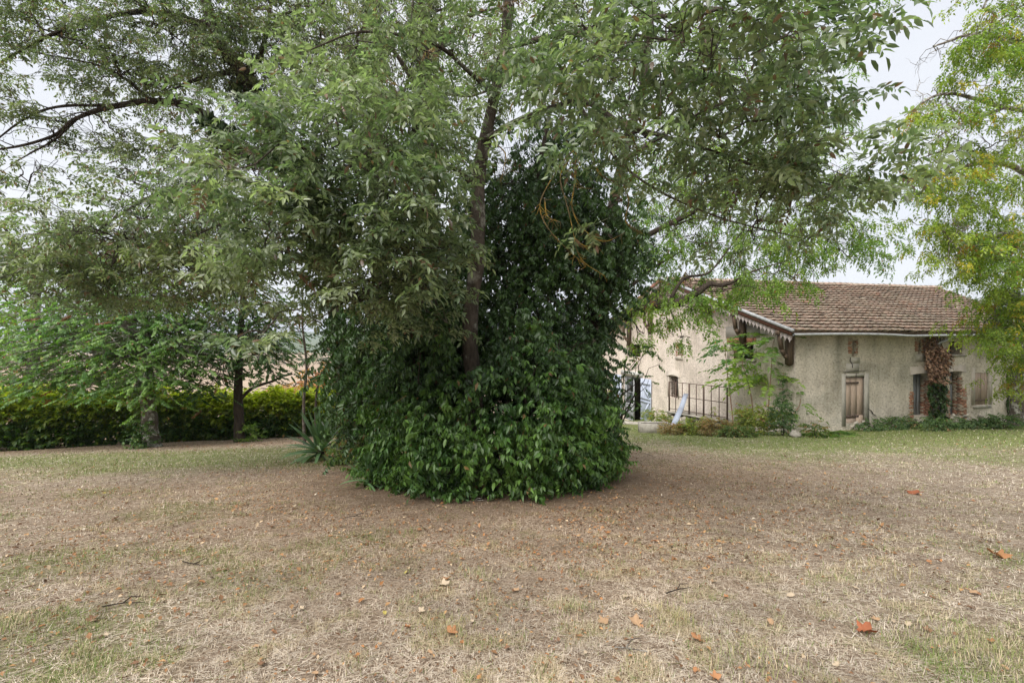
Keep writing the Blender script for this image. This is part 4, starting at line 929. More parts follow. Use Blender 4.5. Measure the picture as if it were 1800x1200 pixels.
bl = [(1200, 420, 12.5, 100, 60, 1.2, 60), (1330, 420, 12.5, 95, 60, 1.1, 52), (1420, 420, 12.6, 80, 50, 1, 40), (1230, 320, 13, 100, 70, 1.2, 55), (1350, 250, 13.5, 110, 100, 1.3, 65), (1415, 90, 14, 45, 85, 1, 32), (1480, 440, 12.8, 55, 35, .6, 14), (1500, 410, 12.9, 40, 30, .5, 8), (1190, 540, 11.5, 56, 22, .5, 11), (1150, 515, 11.5, 40, 22, .4, 8), (1240, 540, 11.4, 40, 22, .4, 7), (1205, 590, 11.4, 22, 16, .3, 3),
      (1265, 515, 11.3, 40, 22, .4, 8), (1310, 495, 11.4, 50, 22, .5, 9), (1370, 480, 11.5, 60, 25, .5, 12), (1160, 250, 12.8, 80, 100, 1, 45), (1280, 80, 13.5, 120, 90, 1.3, 60), (1140, 440, 12, 35, 40, .5, 12), (1300, -80, 13.5, 180, 60, 1.3, 40), (1450, 340, 12.8, 80, 60, .9, 30), (1130, 580, 11.4, 25, 25, .3, 5)]
tree('walnut_tree', 'bright green tree behind the clump with a dark limb reaching across the gable', g0, tr, tl, bl, ROB, P_GRN, M_LEAF, M_BARK_DARK, dens=1.5, bare=40, twigr=.006, droop=(.3, .9), mainr=.03, scale=.9)

# ---- yellowing tree at the right edge
g0 = onground(18.4, 17.5)
tr = limb_px([(1794, 752, 17.5, .32), (1796, 680, 17.5, .27), (1806, 600, 17.4, .25), (1832, 480, 17, .22), (1850, 300, 16.4, .17), (1868, 100, 15.6, .12), (1880, -100, 15, .06)])
tl = [limb_px([(1838, 440, 16.9, .11), (1780, 410, 15, .08), (1720, 430, 13.8, .045), (1670, 460, 13.2, .015)]), limb_px([(1848, 330, 16.5, .1), (1755, 285, 14.4, .07), (1660, 310, 13.4, .04), (1590, 360, 13, .012)]), limb_px([(1860, 200, 16, .09), (1765, 190, 13.8, .06), (1660, 165, 12.8, .035), (1590, 200, 12.4, .01)]),
      limb_px([(1866, 110, 15.7, .08), (1740, 60, 13, .05), (1640, 80, 12.2, .02)]), limb_px([(1812, 570, 17.2, .08), (1760, 565, 16.2, .055), (1700, 590, 15.2, .02)]), limb_px([(1765, 190, 13.8, .04), (1700, 215, 13, .03), (1620, 260, 12.6, .012)]), limb_px([(1755, 285, 14.4, .04), (1690, 260, 13.6, .03), (1600, 285, 13, .01)])]
bl = [(1790, 540, 15.2, 40, 44, .8, 58), (1752, 575, 14.8, 20, 22, .5, 14), (1800, 612, 15.6, 26, 24, .7, 20), (1735, 440, 13.6, 50, 38, .9, 38), (1765, 430, 14.4, 70, 60, 1, 58), (1668, 400, 13, 45, 42, .7, 20), (1720, 330, 13.4, 80, 50, .9, 40), (1650, 300, 12.8, 36, 40, .6, 13), (1765, 240, 13.4, 70, 40, .9, 28), (1680, 185, 12.6, 50, 36, .7, 17), (1762, 85, 12.4, 60, 56, .9, 38), (1705, 75, 12.2, 28, 30, .5, 8),
      (1890, 200, 15.5, 80, 220, 1.8, 110), (1890, 500, 16.5, 90, 120, 1.5, 90), (1780, 520, 15, 50, 50, .8, 36), (1800, 10, 12.5, 80, 60, 1, 30), (1625, 205, 12.4, 20, 24, .3, 5), (1760, -90, 12.5, 90, 60, 1, 20), (1830, 660, 16, 60, 30, .7, 24)]
tree('yellowing_tree', 'tall yellow-green tree with sweeping feathery branches at the right edge', g0, tr, tl, bl, ROB, P_ROB, M_LEAF, M_BARK_PALE, dens=2.0, bare=90, twigr=.006, droop=(.2, .8), mainr=.03, lean=0)

# ---- trees by the hedge, left
tr = limb_px([(268, 792, 15.4, .3), (265, 760, 15.4, .23), (260, 700, 15.4, .2), (252, 640, 15.6, .18), (225, 575, 15.8, .16), (198, 520, 15.6, .12), (190, 440, 15.5, .07)])
tl = [limb_px([(252, 640, 15.9, .12), (185, 618, 15.3, .08), (110, 605, 15, .05), (40, 625, 14.8, .02)]), limb_px([(256, 660, 15.9, .1), (300, 600, 15.6, .07), (340, 560, 15.4, .03)]), limb_px([(225, 575, 15.8, .08), (280, 520, 15.6, .05), (330, 500, 15.4, .02)])]
bl = [(250, 600, 15.2, 100, 50, 1.2, 120), (130, 610, 15, 100, 45, 1.2, 100), (320, 610, 15.4, 40, 60, 1, 60), (200, 540, 15.5, 110, 50, 1.2, 90), (100, 560, 15.2, 90, 40, 1, 50), (60, 660, 14.8, 80, 36, .9, 60), (170, 665, 14.8, 80, 32, .8, 60), (270, 665, 14.9, 60, 36, .8, 55), (300, 540, 15.6, 60, 45, 1, 50), (160, 470, 15.6, 90, 50, 1.1, 50), (260, 450, 15.6, 70, 50, 1, 40), (-60, 620, 14.8, 60, 60, 1, 40)]
tree('maple_tree', 'spreading field maple with a pale blotched trunk standing before the hedge', onground(-11.45, 15.4), tr, tl, bl, MAP, P_MAP, M_LEAF, M_BARK_PALE, dens=3.7, scale=1.15, bare=20, mainr=.03, droop=(.1, .6))
b = MB(); gi = G(244, 788); n = 80; q = rng.normal(0, 1, (n, 3))*np.array((.16, .15, .0))+np.array((0, 0, 0)); q[:, 2] = rng.random(n)**1.5*.9
th = rng.uniform(0, 6.28, n); scatter(b, WEED, q, rots(th, -rng.uniform(-.3, .8, n), 0*th), rng.uniform(.8, 1.3, n), P_LAU)
o = b.build('ivy_clump', M_GLOSS, kind='stuff'); o.location = gi; tag(o, 'green ivy clump at the foot of the blotched maple trunk', 'ivy')
tr = limb_px([(421, 778, 16.6, .19), (420, 740, 16.6, .16), (418, 690, 16.6, .14), (423, 600, 16.6, .11), (426, 520, 16.6, .07), (430, 430, 16.5, .03)])
tl = [limb_px([(422, 700, 16.6, .06), (450, 678, 16.5, .05), (485, 666, 16.4, .04), (514, 656, 16.3, .025)]), limb_px([(421, 660, 16.6, .05), (385, 620, 16.3, .03), (350, 600, 16.1, .012)]), limb_px([(424, 580, 16.6, .05), (470, 560, 16.3, .03), (510, 570, 16.1, .012)])]
bl = [(415, 560, 16.4, 60, 50, 1, 90), (455, 620, 16.3, 55, 36, .9, 60), (380, 640, 16.3, 40, 44, .8, 60), (480, 580, 16.4, 45, 45, .8, 45), (420, 500, 16.5, 50, 45, .9, 60), (360, 560, 16.4, 30, 40, .6, 24), (350, 680, 16.2, 24, 22, .4, 14), (512, 655, 16.3, 6, 5, .1, 2), (470, 650, 16.3, 26, 14, .4, 12)]
tree('slender_maple', 'straight slender maple with dark crown and one bare side branch', onground(-9.35, 16.6), tr, tl, bl, MAP, pal((.04, .09, .026), (.08, .14, .04)), M_LEAF, M_BARK_DARK, dens=3., mainr=.022, droop=(.1, .7))
b = MB(); n = 46; q = rng.normal(0, 1, (n, 3))*np.array((.2, .15, 0)); q[:, 2] = rng.random(n)*.55; th = rng.uniform(0, 6.28, n)
scatter(b, WEED, q, rots(th, -rng.uniform(-.9, .4, n), 0*th), rng.uniform(.8, 1.2, n), P_GRN); o = b.build('sucker_shrub', M_LEAF); o.location = G(440, 776); tag(o, 'small bright green shrub at the foot of the slender maple', 'shrub')
tr = limb_px([(535, 790, 14.6, .05), (534, 700, 14.6, .042), (538, 640, 14.6, .035), (533, 560, 14.6, .026), (532, 470, 14.5, .012)])
tl = [limb_px([(535, 660, 14.6, .015), (550, 630, 14.6, .012), (566, 612, 14.6, .005)]), limb_px([(535, 600, 14.6, .012), (520, 570, 14.6, .006)]), limb_px([(534, 580, 14.6, .012), (548, 550, 14.5, .005)]), limb_px([(537, 640, 14.6, .012), (520, 620, 14.5, .004)]), limb_px([(533, 540, 14.6, .01), (552, 510, 14.5, .004)]), limb_px([(536, 690, 14.6, .012), (522, 668, 14.5, .004)])]
tree('bare_sapling', 'thin nearly leafless sapling in front of the hedge beside the yucca', onground((535-900)/F*14.6, 14.6), tr, tl, [(540, 540, 14.5, 26, 50, .4, 10)], ASH_F, P_ASH2, M_LEAF, M_BARK, sides=6, mainr=.008, subr=.006, twigr=.004)
tr = limb_px([(556, 800, 15.6, .05), (556, 700, 15.6, .04), (562, 670, 15.6, .03), (575, 640, 15.6, .02), (590, 610, 15.5, .008)])
tl = [limb_px([(562, 670, 15.6, .02), (545, 655, 15.6, .01), (530, 650, 15.5, .004)]), limb_px([(565, 662, 15.6, .018), (590, 672, 15.6, .01), (610, 668, 15.5, .004)]), limb_px([(570, 650, 15.6, .015), (555, 625, 15.6, .008), (545, 600, 15.5, .003)]), limb_px([(562, 665, 15.6, .015), (600, 650, 15.6, .008), (620, 630, 15.5, .003)])]
tree('dead_sapling', 'small dead forked sapling rising out of the hedge', onground((556-900)/F*15.6, 15.6), tr, tl, [], ASH_F, P_ASH2, M_LEAF, M_BARK_DARK, sides=6)

# ---- hedge
hp = np.array([(-23, 14.6), (-17.4, 16.4), (-13.7, 18.3), (-7, 19.8), (-2.5, 20.4)]); hc = catmull(hp, 8)
hed = thing('hedge', 'thick unclipped hedge with yellow-green tips along the lawn edge', 'hedge', onground(-13, 18.4))
seg = np.concatenate([[0], np.cumsum(np.linalg.norm(np.diff(hc, axis=0), axis=1))])
n = 10600; s = rng.uniform(0, seg[-1], n); cx = np.interp(s, seg, hc[:, 0]); cy = np.interp(s, seg, hc[:, 1]); zt = rng.random(n)
top = 1.75+.7*(fbm(s*.55, s*0, 9)-.4)+.9*np.clip(fbm(s*1.7, s*0+3, 10)-.5, -.2, 1)+np.where(rng.random(n) < .06, rng.uniform(0, .35, n), 0)
wd = np.interp(zt, [0, .2, .7, 1], [.85, .98, .82, .35])*(.85+.4*fbm(s*1.3, zt*3, 12)); sd_ = np.where(rng.random(n) < .78, -1, 1)*rng.random(n)**.3
tang = np.gradient(hc, axis=0); tx = np.interp(s, seg, tang[:, 0]); ty = np.interp(s, seg, tang[:, 1]); tn = np.hypot(tx, ty)
x, y = cx-ty/tn*sd_*wd, cy+tx/tn*sd_*wd
z = gz(x, y)+zt*top+.05; pos = np.stack([x, y, z], 1)-np.array(hed.location)
yaw = np.where(sd_ < 0, math.pi, 0)+rng.normal(0, .9, n); b = MB()
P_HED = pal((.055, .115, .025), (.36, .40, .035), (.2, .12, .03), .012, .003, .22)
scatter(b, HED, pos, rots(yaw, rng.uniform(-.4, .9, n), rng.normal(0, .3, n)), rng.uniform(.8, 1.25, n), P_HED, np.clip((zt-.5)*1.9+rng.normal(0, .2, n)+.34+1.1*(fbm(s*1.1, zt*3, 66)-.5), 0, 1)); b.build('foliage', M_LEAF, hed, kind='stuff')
b = MB()
for k in range(150):
    i = rng.integers(n); bx, by = cx[i], cy[i]; p0 = np.array((bx, by, float(gz(bx, by))-.05)); b.tubes(branch_curve(p0, p0+np.array((rng.normal(0, .3), rng.normal(0, .3), rng.uniform(1, 1.7))), 5), np.linspace(.02, .006, 5), 4)
rel(hed, b).build('stems', M_BARK_DARK, hed, True, 'stuff')

# ---- trees and scrub beyond the hedge
def far_tree(px, pyb, Y, w, h, pl, lab, name='far_tree', tp=MAP, n=220, trunk=True, sc=2.0, cat='tree', group='trees beyond the hedge'):
    gx = (px-900)/F*Y; g = onground(gx, Y); o = thing(name, lab, cat, g, 0, group); H = h*Y/F; Wd = w*Y/F/2; b = MB(); c = MB(); z0 = H*.25 if trunk else .0
    c.tubes(branch_curve((0, 0, -.3), (0, 0, H*.8), 7, 0, .02), np.linspace(Wd*.09, Wd*.015, 7), 7)
    for k in range(12):
        a = rng.uniform(0, 6.28); zz = rng.uniform(.25, .7)*H; c.tubes(branch_curve((0, 0, zz), (math.cos(a)*Wd*.8, math.sin(a)*Wd*.8, zz+.25*H), 5), np.linspace(Wd*.035, Wd*.008, 5), 4)
    ctr = rng.normal(0, 1, (14, 3)); ctr = nrm(ctr)*np.array((Wd*.62, Wd*.62, (H-z0)*.34))+np.array((0, 0, z0+(H-z0)*.5))
    w_ = rng.integers(14, size=n); pos = ctr[w_]+nrm(rng.normal(0, 1, (n, 3)))*rng.random((n, 1))**.4*np.array((Wd*.42, Wd*.42, (H-z0)*.22)); pos[:, 2] = np.maximum(pos[:, 2], .1)
    th = rng.uniform(0, 6.28, n); scatter(b, tp, pos, rots(th, -rng.uniform(-.3, .8, n), rng.normal(0, .3, n)), sc*rng.uniform(.8, 1.2, n), pl, np.clip(rng.random(14)[w_]+rng.normal(0, .15, n), 0, 1))
    c.build('trunk', M_BARK_DARK, o, True); b.build('crown', M_LEAF, o, kind='stuff'); return o
far_tree(60, 720, 24, 150, 170, pal((.12, .11, .04), (.2, .14, .06), (.22, .1, .05), .2), 'small browning tree behind the hedge at the left edge', n=260, sc=1.3)
far_tree(60, 740, 30, 240, 440, P_GRN, 'tall light green tree behind the hedge at the left edge', n=520, sc=1.6)
far_tree(190, 740, 34, 170, 360, P_GRN, 'tall light green tree behind the blotched maple', n=360, sc=1.6)
far_tree(-70, 740, 26, 260, 420, P_MAP, 'dark green tree behind the hedge beyond the left edge of the lawn', n=360, sc=1.6)
P_ORG = pal((.30, .17, .07), (.42, .27, .12), (.34, .15, .06), .2, .1, .25)
for px, py, Y, w, h, lab in ((575, 716, 44, 90, 100, 'dry orange-brown shrub in the field behind the dead sapling'), (500, 712, 48, 110, 64, 'dry tan scrub in the field between the slender maple and the sapling'), (630, 720, 42, 80, 90, 'dry orange shrub in the field, half hidden by the clump'), (330, 712, 52, 60, 50, 'dry tan scrub in the field behind the two maples'), (90, 716, 46, 150, 80, 'pale straw-coloured scrub behind the hedge at the left')):
    far_tree(px, py, Y, w, h, P_ORG, lab, 'dry_shrub', HED, 200, False, 2.6, 'shrub', 'dry scrub in the field')
b = MB()
for k in range(110):
    x = rng.uniform(-420, 60); y = 330+rng.normal(0, 12); h = rng.uniform(6, 12); n = 7
    p = rng.normal(0, 1, (n, 3))*np.array((3.5, 3, h*.22))+np.array((x, y, gz(x, y)+h*.5)); th = rng.uniform(0, 6.28, n); scatter(b, MAP, p, rots(th, th*0, th*0), np.full(n, 14.)*rng.uniform(.7, 1.3, n), pal((.04, .07, .03), (.08, .1, .04)))
tag(b.build('treeline', M_LEAF), 'dark line of trees across the valley beyond the field', 'treeline', kind='stuff')

# ---- yuccas
def yucca(px, py, hpx, lab, n=84, dead=3):
    g = G(px, py); s = hpx/F*g[1]; o = thing('yucca', lab, 'yucca', g, 0, 'yuccas beside the clump'); ms = []
    for k in range(6):
        m = 8; t = np.linspace(0, 1, m); wdt = .042*np.interp(t, [0, .3, .7, 1], [.8, 1, .8, .02]); ben = (.05, .15, .3, .45, .65, .9)[k]
        y = t*1.0*(1-.25*ben*t); z = -ben*.55*t**2.2; V = np.concatenate([np.stack([-wdt, y, z+.25*wdt], 1), np.stack([0*t, y, z], 1), np.stack([wdt, y, z+.25*wdt], 1)])
        Q = [(i, m+i, m+i+1, i+1) for i in range(m-1)]+[(m+i, 2*m+i, 2*m+i+1, m+i+1) for i in range(m-1)]
        bb = MB(); bb.add(V, Q=Q, C=np.array((.095, .165, .075))*(.8+.14*k) if k < 5 else np.array((.17, .20, .07))); ms.append(bb.data('blade', M_GLOSS))
    for k in range(n):
        f = k/(n-1); a = k*2.39996+rng.normal(0, .2); el = math.radians(84-98*f**.85+rng.normal(0, 6)); kk = int(np.clip(f*5.5+rng.normal(0, .6), 0, 5))
        link('blade', ms[kk], o, M4(rots(a, el, rng.normal(0, .2)), (rng.normal(0, .03), rng.normal(0, .03), .16*s*(1-f)+.10*s), s*rng.uniform(.75, 1.05)))
    bb = MB(); bb.add(*[np.array([(-.04, 0, 0), (.04, 0, 0), (.03, .5, -.06), (-.03, .5, -.06), (0, 1, -.3)])], T=[(0, 1, 2), (0, 2, 3), (3, 2, 4)], C=(.33, .16, .06)); dm = bb.data('dead_blade', M_DRY)
    for k in range(dead): link('dead_blade', dm, o, M4(rots(-1.2-.5*k, -.5-.15*k, .3), (.05, 0, .32*s), s*.6))
    bb = MB(); bb.tubes([(0, 0, -.05), (.01, 0, .2*s), (0, 0, .26*s)], [.09*s, .08*s, .05*s], 8); bb.build('stem', M_BARK_DARK, o, True)
yucca(562, 808, 84, 'spiky yucca with dead orange blades left of the laurel clump')
yucca(600, 782, 66, 'bluish yucca behind the spiky one, against the dark trunk', 44, 0)
yucca(652, 858, 62, 'yucca with arching blades at the left foot of the laurel clump', 36, 0)
def shrub(name, lab, px, py, w, h, tp, pl, n, mat=None, group=None, cat='shrub', sc=1., upr=.0, depth=.6, stems=6):
    g = G(px, py); s = g[1]/F; o = thing(name, lab, cat, g, 0, group); b = MB(); W_, H_ = w*s/2, h*s
    q = nrm(rng.normal(0, 1, (n, 3)))*rng.random((n, 1))**.4; q = q*np.array((W_, W_*depth, H_*.5))+np.array((0, 0, H_*.5)); q[:, 0] += rng.normal(0, .05, n)
    q[:, 2] = np.abs(q[:, 2]); th = np.arctan2(-q[:, 0], q[:, 1])+rng.normal(0, .8, n)
    scatter(b, tp, q, rots(th, rng.uniform(-.7+upr, .4+upr, n), rng.normal(0, .3, n)), sc*rng.uniform(.8, 1.2, n), pl); b.build('foliage', mat or M_LEAF, o, kind='stuff')
    b = MB()
    for k in range(stems): b.tubes(branch_curve((rng.normal(0, W_*.15), 0, -.05), (rng.normal(0, W_*.6), rng.normal(0, W_*.3), H_*rng.uniform(.5, .9)), 5), np.linspace(.012, .004, 5), 4)
    b.build('stems', M_BARK_DARK, o, True, 'stuff'); return o
P_UND = pal((.06, .11, .03), (.15, .19, .05), (.3, .2, .1), .08, .05)
shrub('undergrowth_shrub', 'loose yellowish undergrowth between the dark trunk and the laurel', 645, 815, 80, 150, WEED, P_UND, 230, depth=.9, cat='shrub', sc=.9)
shrub('undergrowth_shrub', 'low leafy shrub between the spiky yucca and the laurel', 612, 815, 60, 46, WEED, P_UND, 70, sc=.9)

# ------------------------------------------------------------------ plants against the house
# tree of heaven saplings, each frond a part
fm = []
for k in range(6):
    r_ = np.random.default_rng(90+k); tp = pinnate(r_, .72, 10, .15, .06, 2, .35, 72); t = k/5; c = np.array((.085, .17, .06))*(1-t)+np.array((.26, .34, .06))*t
    bb = MB(); bb.add(tp.v, T=tp.t, C=(c*(1+r_.normal(0, .15, (int(tp.i.max())+1, 1))))[tp.i]); fm.append(bb.data('frond', M_LEAF))
def heaven(lab, pts, nf, tone, spread=1.):
    p3 = np.array([P(*q) for q in pts]); p3[0] = onground(p3[0][0], p3[0][1]); o = thing('tree_of_heaven', lab, 'sapling', p3[0], 0, 'saplings against the gable wall'); c = catmull(p3, 6); b = MB(); b.tubes(c, np.linspace(.028, .008, len(c)), 6, C=np.array([(.30, .19, .13)]).repeat(1, 0)); rel(o, b).build('stem', M_PIECE, o, True)
    for k in range(nf):
        f = .42+.58*k/(nf-1); q = c[int(f*(len(c)-1))]; a = k*2.4+rng.normal(0, .3)
        link('frond', fm[int(np.clip(tone+rng.normal(0, .9)+(1.2 if f < .55 else 0), 0, 5))], o, M4(rots(a, rng.uniform(-.35, .35)+(.5 if f > .9 else 0), rng.normal(0, .2)), q-p3[0], spread*rng.uniform(1.15, 1.7)))
heaven('sapling nearest the railing with a tall drooping blue-green top', [(1290, 752, 19.6), (1284, 700, 19.7), (1279, 660, 19.8), (1274, 610, 19.9), (1270, 598, 19.9)], 24, 1)
heaven('thin yellowing sapling growing below the loft window', [(1326, 752, 19.2), (1321, 700, 19.2), (1312, 660, 19.3), (1305, 640, 19.3), (1308, 618, 19.3)], 18, 4)
heaven('tallest feathery sapling beside the corner of the house', [(1348, 755, 18.6), (1352, 700, 18.6), (1355, 660, 18.6), (1358, 610, 18.6), (1362, 595, 18.6)], 30, 2, 1.1)
heaven('short feathery sapling before the corner of the house', [(1385, 765, 17.6), (1390, 735, 17.5), (1404, 715, 17.4), (1408, 700, 17.3)], 6, 2, .8)
P_WY = pal((.13, .18, .04), (.28, .30, .06), (.3, .17, .08), .05, .03); P_WB = pal((.16, .15, .06), (.30, .23, .11), (.3, .17, .08), .2, .1); P_WD = pal((.05, .10, .035), (.12, .18, .065), (.2, .12, .05), .02, .01)
G2 = 'weeds and shrubs along the house foot'
for lab, px, py, w, h, tp, pl, n, sc in (
    ('bushy light green plant growing in the concrete planter', 1152, 752, 40, 34, WEED, P_WY, 70, .9), ('dry brown weeds at the foot of the leaning board', 1182, 764, 34, 22, WEED, P_WB, 60, .8), ('low yellow-green weeds below the left end of the railing', 1222, 764, 44, 28, WEED, P_WY, 90, .9),
    ('brownish weeds below the right end of the railing', 1262, 766, 44, 30, WEED, P_WB, 90, .9), ('tall weeds growing through the right end of the railing', 1272, 750, 26, 54, WEED, P_WY, 60, .9), ('yellow-green bush at the foot of the yellowing sapling', 1328, 764, 56, 50, WEED, P_WY, 150, 1.), ('dark green bush at the foot of the tallest sapling', 1374, 766, 30, 66, WEED, P_WD, 66, .9),
    ('dark leafy shoots high beside the house corner', 1388, 760, 26, 104, WEED, P_WD, 80, .9), ('low ground weeds between the two stones below the saplings', 1296, 768, 50, 22, WEED, P_UND, 80, .9), ('leafy weeds right of the boarded door', 1530, 759, 36, 24, WEED, P_WD, 70, 1.), ('yellowish sprig in front of the boarded door', 1497, 755, 30, 40, WEED, P_WY, 30, .8),
    ('dark weeds between the boarded door and the doorways', 1565, 757, 56, 22, WEED, P_WD, 100, 1.), ('dark green bush left of the nearest brick doorway', 1588, 755, 34, 28, WEED, P_WD, 80, 1.), ('green weeds on the sill of the nearest brick doorway', 1622, 755, 40, 20, WEED, P_UND, 70, 1.), ('greyish dark bush between the two brick doorways', 1652, 759, 50, 30, WEED, P_WD, 130, 1.),
    ('dark weeds below the closed shutters', 1712, 755, 56, 28, WEED, P_WD, 120, 1.), ('dark weeds at the foot of the yellowing tree', 1760, 755, 60, 32, WEED, P_WD, 120, 1.), ('small plants right of the house corner', 1432, 771, 34, 30, WEED, P_UND, 60, .9), ('wiry little weed standing against the long wall', 1425, 742, 20, 40, WEED, P_WD, 16, .8)):
    wl = px > 1400; shrub('weed_clump', lab, px, py-(2 if wl else 0), w*(.8 if wl else 1.2), h*(rng.uniform(.6, 1.1) if wl else 1.1), tp, pl, int(n*(.8 if wl else 2.2)), group=G2, sc=sc, cat='weeds', stems=4)
for lab, px, py, w, h, n in (('large clump of long strap leaves right of the house corner', 1450, 768, 60, 46, 46), ('smaller clump of strap leaves before the boarded door', 1484, 764, 36, 26, 20)):
    g = G(px, py); o = thing('strap_leaf_plant', lab, 'plant', g); b = MB(); th = rng.uniform(0, 6.28, n); q = np.stack([rng.normal(0, w/F*g[1]*.22, n), rng.normal(0, .2, n), np.full(n, .02)], 1)
    scatter(b, BLD, q, rots(th, rng.uniform(.2, .9, n), th*0), rng.uniform(1., 1.6, n), pal((.06, .12, .03), (.14, .21, .05), (.3, .2, .08), .04)); b.build('foliage', M_LEAF, o, kind='stuff')
# climbers on the long wall
def climber(name, lab, px0, px1, py0, py1, n, pl, mat, sc, shape):
    g = G((px0+px1)/2, 735); o = thing(name, lab, 'climber', toworld(*onlong((px0+px1)/2, 735, -.05)[:1], -.05, 0)); b = MB(); pos = []; S = []
    while len(pos) < n:
        px, py = rng.uniform(px0, px1), rng.uniform(py0, py1)
        if not shape((px-px0)/(px1-px0), (py-py0)/(py1-py0)): continue
        v = -rng.uniform(.02, .22); u, w = onlong(px, py, v); pos.append(toworld(u, v, w))
    pos = np.array(pos); th = ANG+math.pi+rng.normal(0, .7, n); scatter(b, IVY, pos, rots(th, -rng.uniform(.4, 1.4, n), rng.normal(0, .3, n)), sc*rng.uniform(.8, 1.3, n), pl); rel(o, b).build('foliage', mat, o, kind='stuff')
    b = MB()
    for k in range(7):
        u, w = onlong(rng.uniform(px0+4, px1-4), py1, -.03); u2, w2 = onlong(rng.uniform(px0+4, px1-4), py0+6, -.03); b.tubes(branch_curve(toworld(u, -.03, w-.3), toworld(u2, -.04, w2), 8, 0, .02), np.linspace(.03, .01, 8), 5)
    rel(o, b).build('stems', M_BARK, o, True, 'stuff')
climber('dead_creeper', 'dead brown creeper hanging on the wall between the brick doorways', 1626, 1668, 584, 668, 230, pal((.22, .13, .085), (.40, .27, .19), (.15, .08, .05), .1, .05, .3), M_DRY, 1.1, lambda a, c: abs(a-.5+.22*(c > .75)*0-(.0 if c > .3 else -.28)) < (.18 if c < .22 else .5-.35*max(0, c-.6)))
climber('wall_ivy', 'green ivy on the wall below the dead creeper', 1630, 1662, 660, 740, 200, P_IVY, M_GLOSS, 1.1, lambda a, c: not (.42 < a < .62 and .25 < c < .7))
climber('corner_vine', 'thin dark vine climbing the wall beside the yellowing tree', 1768, 1784, 640, 740, 60, P_IVY, M_GLOSS, 1., lambda a, c: True)
# shrub branch reaching across the gable from the clump
p = [P(1085, 690, 10.2), P(1100, 655, 10.2), P(1120, 630, 10.2), P(1150, 610, 10.2)]
gs = G(1075, 800); o = thing('straggly_shrub', 'straggly thin shrub at the right side of the clump before the gable', 'shrub', gs); b = MB(); cb = MB(); A2 = []
for tip in ((1150, 606, 10.), (1128, 600, 10.1), (1160, 640, 10), (1118, 640, 10), (1140, 668, 10.1), (1108, 610, 10.2), (1100, 680, 10.2), (1085, 640, 10.3), (1130, 620, 9.9), (1090, 720, 10.1), (1095, 760, 9.9)):
    c = branch_curve(gs+rng.normal(0, .08, 3)*np.array((1, 1, 0)), P(*tip), 9, .08, .03); b.tubes(c, np.linspace(.018, .004, 9), 5)
    for k in range(5): A2.append(c[rng.integers(4, 9)]+rng.normal(0, .1, 3))
A2 = np.array(A2); th = rng.uniform(0, 6.28, len(A2)); scatter(cb, DARK, A2, rots(th, -rng.uniform(0, .9, len(A2)), th*0), rng.uniform(.6, .9, len(A2)), P_LAU); rel(o, b).build('stems', M_BARK_DARK, o, True, 'stuff'); rel(o, cb).build('foliage', M_GLOSS, o, kind='stuff')
shrub('flank_shrub', 'bright green bush seen between the clump and the gable', 1045, 752, 60, 120, WEED, P_WY, 170, M_LEAF, depth=.8)
# ------------------------------------------------------------------ lawn: blades, litter, fallen leaves, twigs
n = 700000
r = np.exp(rng.uniform(math.log(1.15), math.log(24), n)); a = rng.uniform(-1.02, 1.02, n); x = r*np.sin(a); y = r*np.cos(a)
g, l, so = zones(x, y); patch = fbm(x*2.6, y*2.6, 91); tuft = fbm(x*7, y*7, 95)
inhouse = ((x-HC[0])*LV[0]+(y-HC[1])*LV[1] > -.1) & ((x-HC[0])*GV[0]+(y-HC[1])*GV[1] > -.1)
keep = (rng.random(n) > so*.85) & (rng.random(n) > l*.25) & ~inhouse & (rng.random(n) < np.clip(2.6*(tuft-.22), .12, 1.2))
x, y, g, l, patch, tuft, r = (q[keep] for q in (x, y, g, l, patch, tuft, r)); n = len(x)
far = np.maximum(1, r/3.2)
hgt = rng.uniform(.010, .034, n)*(.45+1.4*np.clip(tuft, .2, .9))*(1+.5*g); wid = rng.uniform(.0011, .0022, n)*far
isg = rng.random(n) < g*.75+.03+.10*(tuft > .58)
flat = (rng.random(n) < np.where(isg, .35, .8)); lean = np.where(flat, rng.uniform(1.0, 3.2, n), rng.uniform(.1, .9, n)); az = rng.uniform(0, 2*math.pi, n)
hz = np.where(flat, hgt*.28, hgt)
z = gz(x, y); dx, dy = np.cos(az), np.sin(az); tipx, tipy = x+dx*hgt*lean, y+dy*hgt*lean
V = np.empty((n, 3, 3), np.float32); V[:, 0] = np.stack([x-dy*wid, y+dx*wid, z-.003+flat*.004], 1); V[:, 1] = np.stack([x+dy*wid, y-dx*wid, z-.003+flat*.004], 1); V[:, 2] = np.stack([tipx, tipy, gz(tipx, tipy)+hz], 1)
t = rng.random(n)[:, None]; straw = np.array((.66, .60, .515))*t+np.array((.43, .355, .265))*(1-t); straw = np.where(rng.random((n, 1)) < .2, np.array((.17, .12, .085)), straw)
straw = straw*(.62+.75*patch[:, None])*np.where(tuft[:, None] > .6, np.array((.92, .90, .78)), 1.); gc = np.array((.14, .215, .06))*t+np.array((.25, .27, .10))*(1-t); C = np.where(isg[:, None], gc, straw)*(1-l[:, None]*.28*np.array((.8, 1.1, 1.3)))
b = MB(); b.add(V.reshape(-1, 3), T=np.arange(n*3).reshape(-1, 3), C=np.repeat(C, 3, 0)); tag(b.build('grass', M_BLADE), 'short sun-dried grass blades of the lawn', 'grass', kind='stuff')
